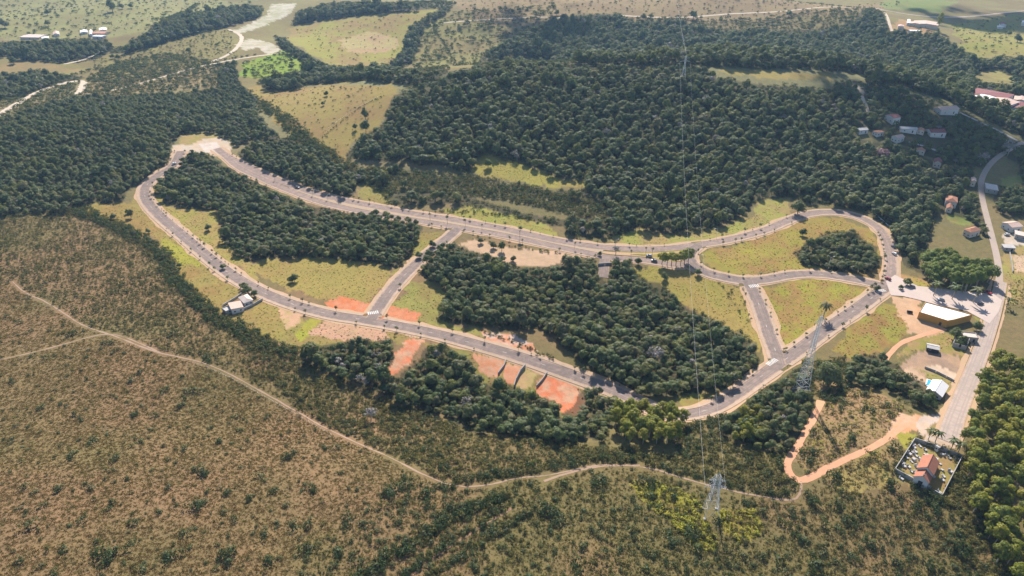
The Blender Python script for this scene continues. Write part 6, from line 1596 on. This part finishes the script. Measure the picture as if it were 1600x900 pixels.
n1_ = scrub('hillside_scrub', 'dry brown grass and low olive bushes all over the near hillside', [
    (Z_OPEN, .95, {'s': (SHRUB, .010, .8), 'o': (OLIVE, .07, .55), 'w': (STRAW, .12, 1.0), 'd': (DRY, .80, 1.0)}, (.5, 1.5)),
    (Z_OPEN, 6.5, {'s': (SHRUB, .7, .9), 'o': (OLIVE, .3, 1.0)}, (.5, 1.5)),
    (Z_MID, 3.6, {'s': (SHRUB, .75, 1.1), 'o': (OLIVE, .25, 1.1)}, (.5, 1.7)),
    (Z_LOW, 4.0, {'s': (SHRUB, .75, 1.1), 'o': (OLIVE, .25, 1.1)}, (.5, 1.8)),
    ([(1258,574),(1322,556),(1334,600),(1296,632),(1272,616)], 1.7, {'s': (SHRUB, .6, 1.4), 'o': (OLIVE, .4, 1.2)}, (.6, 1.6)),
    ([(1040,660),(1075,655),(1134,646),(1134,694),(1060,714)], 1.7, {'s': (SHRUB, .45, 1.3), 'o': (OLIVE, .4, 1.2), 'w': (STRAW, .15, 1.1)}, (.6, 1.6)),
    ([(1476,784),(1500,716),(1512,700),(1545,800),(1600,900),(1620,980),(1530,900)], 1.5, {'s': (SHRUB, .3, 1.1), 'o': (OLIVE, .4, 1.1), 'w': (STRAW, .3, 1.0)}, (.6, 1.6)),
    ([(1545,492),(1566,440),(1680,440),(1680,475),(1580,484),(1555,498),(1530,560)], 1.8, {'o': (OLIVE, .3, .9), 's': (SHRUB, .15, 1.0), 'w': (STRAW, .55, 1.0)}, (.5, 1.4)),
    ([(380,560),(440,580),(486,652),(455,640),(400,604)], 1.4, {'o': (OLIVE, .4, .9), 'd': (DRY, .6, 1.1)}, (.5, 1.5)),
    (Z_MID, .95, {'s': (SHRUB, .05, .8), 'o': (OLIVE, .30, .7), 'w': (STRAW, .40, .9), 'd': (DRY, .25, .9)}, (.4, 1.4)),
    (Z_UPL, 1.35, {'s': (SHRUB, .10, .95), 'o': (OLIVE, .34, .95), 'w': (STRAW, .28, 1.0), 'd': (DRY, .28, 1.0)}, (.5, 1.7)),
    (Z_UPR, 1.4, {'s': (SHRUB, .22, 1.05), 'o': (OLIVE, .50, 1.05), 'w': (STRAW, .28, 1.1)}, (.5, 1.8)),
    (Z_LOW, 1.0, {'s': (SHRUB, .06, .85), 'o': (OLIVE, .32, .75), 'w': (STRAW, .32, .95), 'd': (DRY, .30, .95)}, (.4, 1.5)),
    ([(1500,716),(1512,690),(1520,720),(1520,770),(1545,840),(1580,905),(1570,980),(1530,850),(1478,782)], 1.5, {'s': (SHRUB, .2, 1.0), 'o': (OLIVE, .5, 1.0), 'd': (DRY, .3, 1.2)}, (.6, 1.6)),
    (Z_TRI, 1.05, {'s': (SHRUB, .05, 1.0), 'o': (OLIVE, .22, .8), 'y': (YEL, .13, .6), 'w': (STRAW, .30, 1.0), 'd': (DRY, .30, 1.0)}, (.4, 1.5)),
    (Z_TRI, 6, {'s': (SHRUB, 1, 1.4)}, (.7, 1.8)),
    ([(1256,762),(1300,732),(1345,712),(1400,694),(1412,705),(1398,735),(1400,760),(1340,774),(1290,758)], 1.5, {'s': (SHRUB, .06, 1.0), 'o': (OLIVE, .34, .9), 'd': (DRY, .6, 1.1)}, (.5, 1.6)),
    ([(985,758),(1030,752),(1092,778),(1108,820),(1122,862),(1080,852),(1048,812),(1010,792)], 1.0, {'y': (YEL, .42, .95), 'o': (OLIVE, .25, .8), 'w': (STRAW, .33, 1.0)}, (.6, 1.4)),
    ([(1120,800),(1180,790),(1195,830),(1160,850),(1130,830)], 1.1, {'y': (YEL, .42, .95), 'o': (OLIVE, .25, .8), 'w': (STRAW, .33, 1.0)}, (.6, 1.4))])
n2_ = scrub('valley_scrub', 'grey green scrub between the boulevard and the hill forest', [
    ([(548,262),(640,266),(740,275),(815,288),(872,302),(945,317),(1000,334),(960,345),(870,331),(800,316),(740,308),(640,298),(600,306),(560,285)], 2.3, {'o': (OLIVE, .62, 1.2), 's': (SHRUB, .3, 1.3), 'd': (DRY, .08, 1.5)}, (.8, 2.0)),
    ([(470,205),(540,250),(560,262),(540,268),(490,240),(440,215)], 2.6, {'o': (OLIVE, .5, 1.3), 's': (SHRUB, .5, 1.3)}, (.8, 2.0)),
    ([(190,96),(260,84),(345,100),(345,134),(230,146),(130,150),(128,128),(160,110)], 5, {'o': (OLIVE, .5, 1.8), 's': (SHRUB, .5, 1.9)}, (.8, 2.0)),
    ([(0,150),(60,140),(130,128),(128,150),(60,166),(0,184)], 5, {'o': (OLIVE, .6, 1.8), 's': (SHRUB, .4, 1.9)}, (.8, 2.0)),
    ([(980,28),(1340,16),(1340,36),(1260,50),(1180,46),(1130,50),(1060,34),(1000,36)], 8, {'o': (OLIVE, .6, 2.4), 's': (SHRUB, .4, 2.6)}, (.8, 2.0)),
    ([(642,60),(700,18),(870,6),(870,26),(775,72),(745,104),(650,108)], 11, {'s': (SHRUB, .7, 2.6), 'o': (OLIVE, .3, 2.2)}, (.7, 2.0)),
    ([(-40,0),(405,0),(280,20),(230,50),(180,56),(-40,58)], 15, {'s': (SHRUB, .6, 2.2), 'o': (OLIVE, .4, 2.0)}, (.4, 2.0)),
    ([(140,96),(250,72),(360,46),(372,86),(282,108),(182,136)], 8, {'s': (SHRUB, .5, 1.6), 'o': (OLIVE, .5, 1.6)}, (.4, 1.8)),
    ([(376,102),(440,79),(484,112),(440,140),(372,118)], 9, {'s': (SHRUB, 1, 2.0)}, (.6, 2.0)),
    ([(375,140),(500,135),(618,138),(562,216),(540,258),(470,215)], 8, {'s': (SHRUB, .4, 1.1), 'o': (OLIVE, .6, 1.0)}, (.4, 1.6)),
    ([(455,46),(660,16),(640,100),(520,104)], 13, {'s': (SHRUB, .3, 1.4), 'o': (OLIVE, .7, 1.4)}, (.4, 1.6)),
    ([(1480,36),(1680,15),(1680,96),(1505,88)], 13, {'s': (SHRUB, .6, 1.6), 'o': (OLIVE, .4, 1.6)}, (.4, 1.8)),
    ([(700,2),(1420,2),(1320,20),(1000,32),(870,24),(760,38)], 13, {'s': (SHRUB, .5, 1.8), 'o': (OLIVE, .5, 1.8)}, (.4, 1.8)),
    ([(1380,45),(1470,50),(1470,66),(1390,62)], 9, {'s': (SHRUB, 1, 2.4)}, (.6, 1.8)),
    ([(1080,412),(1104,430),(1162,450),(1186,500),(1160,505),(1120,440)], 4, {'o': (OLIVE, .7, .9), 's': (SHRUB, .3, .8)}, (.6, 1.5))])
MEADOWS = [[(120,320),(200,318),(226,330),(280,372),(332,412),(384,446),(352,490),(282,450),(256,412),(232,372),(150,338)], [(222,290),(262,325),(335,328),(390,410),(412,440),(330,392),(260,338)], [(390,412),(500,402),(608,420),(604,446),(572,484),(442,452)],
 [(610,478),(645,440),(702,455),(704,508),(765,524),(650,502)], [(640,400),(660,362),(700,364),(640,415),(606,430)], [(350,498),(412,470),(472,500),(452,536),(402,522)], [(440,520),(520,500),(660,530),(610,530),(470,548)], [(650,530),(830,565),(980,630),(960,660),(860,640),(740,598)],
 [(988,420),(1080,412),(1162,450),(1196,560),(1130,514),(1050,456)], [(1092,398),(1205,366),(1312,340),(1374,382),(1352,432),(1180,434)], [(1194,452),(1290,437),(1362,450),(1260,532),(1222,542)], [(1300,545),(1382,474),(1432,512),(1330,562)], [(955,368),(1130,356),(1232,308),(1195,355),(1000,384)], [(690,330),(790,334),(872,364),(720,345)], [(732,266),(788,248),(922,295),(760,278)], [(556,300),(600,290),(600,326)],
 [(1404,425),(1470,448),(1450,452)], [(1440,580),(1496,600),(1470,622)], [(1400,560),(1480,520),(1520,545),(1440,545)], [(1562,440),(1600,385),(1680,470),(1566,470)]]
n3_ = scrub('field_grass', 'tall grass and weeds scattered over the sunlit plots inside the loop roads', [(mm, 1.7, {'o': (OLIVE, .05, .4), 'y': (YEL, .25, .28), 'w': (STRAW, .45, .8), 'd': (DRY, .25, .8)}, (.4, 1.3)) for mm in MEADOWS], 'grass')
def hedge_line(px, w, s, sc):
    p = path(px); X = []; Y = []
    for q in p:
        for _ in range(max(1, int(w * 2.5 / (s * s)))):
            X.append(q[0] + random.uniform(-w, w) / 2 + random.uniform(-1, 1)); Y.append(q[1] + random.uniform(-w, w) / 2)
    X, Y = np.array(X), np.array(Y); m_ = ~is_blocked(X, Y)
    return X[m_], Y[m_], np.full(m_.sum(), sc)
H_ = [hedge_line(px, w, s, sc) for px, w, s, sc in [
    ([(258,398),(272,436),(308,474),(345,502),(392,524),(432,545),(470,555)], 9, 1.9, 1.7), ([(560,905),(640,850),(690,815),(745,790),(790,775)], 4.5, 1.3, 1.6), ([(632,898),(692,857),(752,820),(796,792)], 3, 1.3, 1.5), ([(665,905),(715,872),(775,832),(830,800)], 3, 1.5, 1.3),
    ([(985,722),(1060,738),(1150,760),(1230,776)], 4, 1.8, 1.25), ([(700,755),(740,752),(800,742)], 7, 1.7, 1.5), ([(860,735),(920,718),(980,718)], 7, 1.8, 1.4),
    ([(1236,700),(1226,725),(1232,750),(1250,770)], 5, 1.8, 1.3), ([(1320,722),(1350,704),(1392,682)], 3, 1.8, 1.2), ([(1398,735),(1420,752),(1450,775),(1475,788)], 6, 1.7, 1.4), ([(1398,736),(1412,712),(1428,686)], 2, 1.8, 1.1), ([(1432,684),(1465,700),(1508,716)], 2.5, 1.6, 1.2),
    ([(120,330),(160,345),(210,365),(240,385),(258,400)], 8, 1.9, 1.7), ([(0,140),(80,128),(160,105)], 8, 4, 2.2), ([(180,138),(290,106),(400,86)], 6, 3.4, 1.8), ([(255,36),(300,14),(310,6)], 8, 4, 2.6), ([(745,104),(700,72),(668,38),(720,30),(800,26)], 5, 3.4, 1.5),
    ([(475,235),(490,225),(560,168),(600,150)], 1.5, 2.6, .9), ([(380,150),(420,168),(470,214),(520,250)], 14, 3.2, 2.2), ([(740,372),(800,386),(880,398)], 4, 2.4, .9), ([(760,520),(830,545),(900,582),(960,608)], 3, 1.9, 1.0), ([(690,330),(780,334),(870,350)], 4, 2.2, 1.1)]]
X = np.concatenate([q[0] for q in H_]); Y = np.concatenate([q[1] for q in H_]); S = np.concatenate([q[2] for q in H_]) * rng.uniform(.55, 1.3, len(X))
KK = SHRUB + OLIVE
mass('hedge_shrubbery', 'lines of dense shrubs edging the trails, field edges and meadows', 'shrubs', np.stack([X, Y, h(X, Y)], 1), KK, np.where(rng.random(len(X)) < .7, rng.integers(0, 4, len(X)), rng.integers(4, 8, len(X))), S, rng.random(len(X)) * 6.28, S * rng.uniform(1, 1.6, len(X)))
print('woods', len(pool_), 'scrub', n1_, n2_, n3_, 'hedge', len(X), 'objects', len(scene.objects))

# ------------------------------------------------------------------ the air
def haze():
    m_ = bpy.data.materials.new('haze'); m_.use_nodes = True; nt_ = m_.node_tree; nt_.nodes.clear()
    out = nt_.nodes.new('ShaderNodeOutputMaterial'); pv = nt_.nodes.new('ShaderNodeVolumePrincipled')
    pv.inputs['Color'].default_value = (.42, .68, 1.0, 1); pv.inputs['Density'].default_value = HAZE; pv.inputs['Anisotropy'].default_value = .2
    nt_.links.new(pv.outputs[0], out.inputs['Volume'])
    o = MB().box(-9600, -9600, -60, 9600, 9600, CAM_H + 4).build('haze', m_)
    tag(o, kind='stuff')
haze()
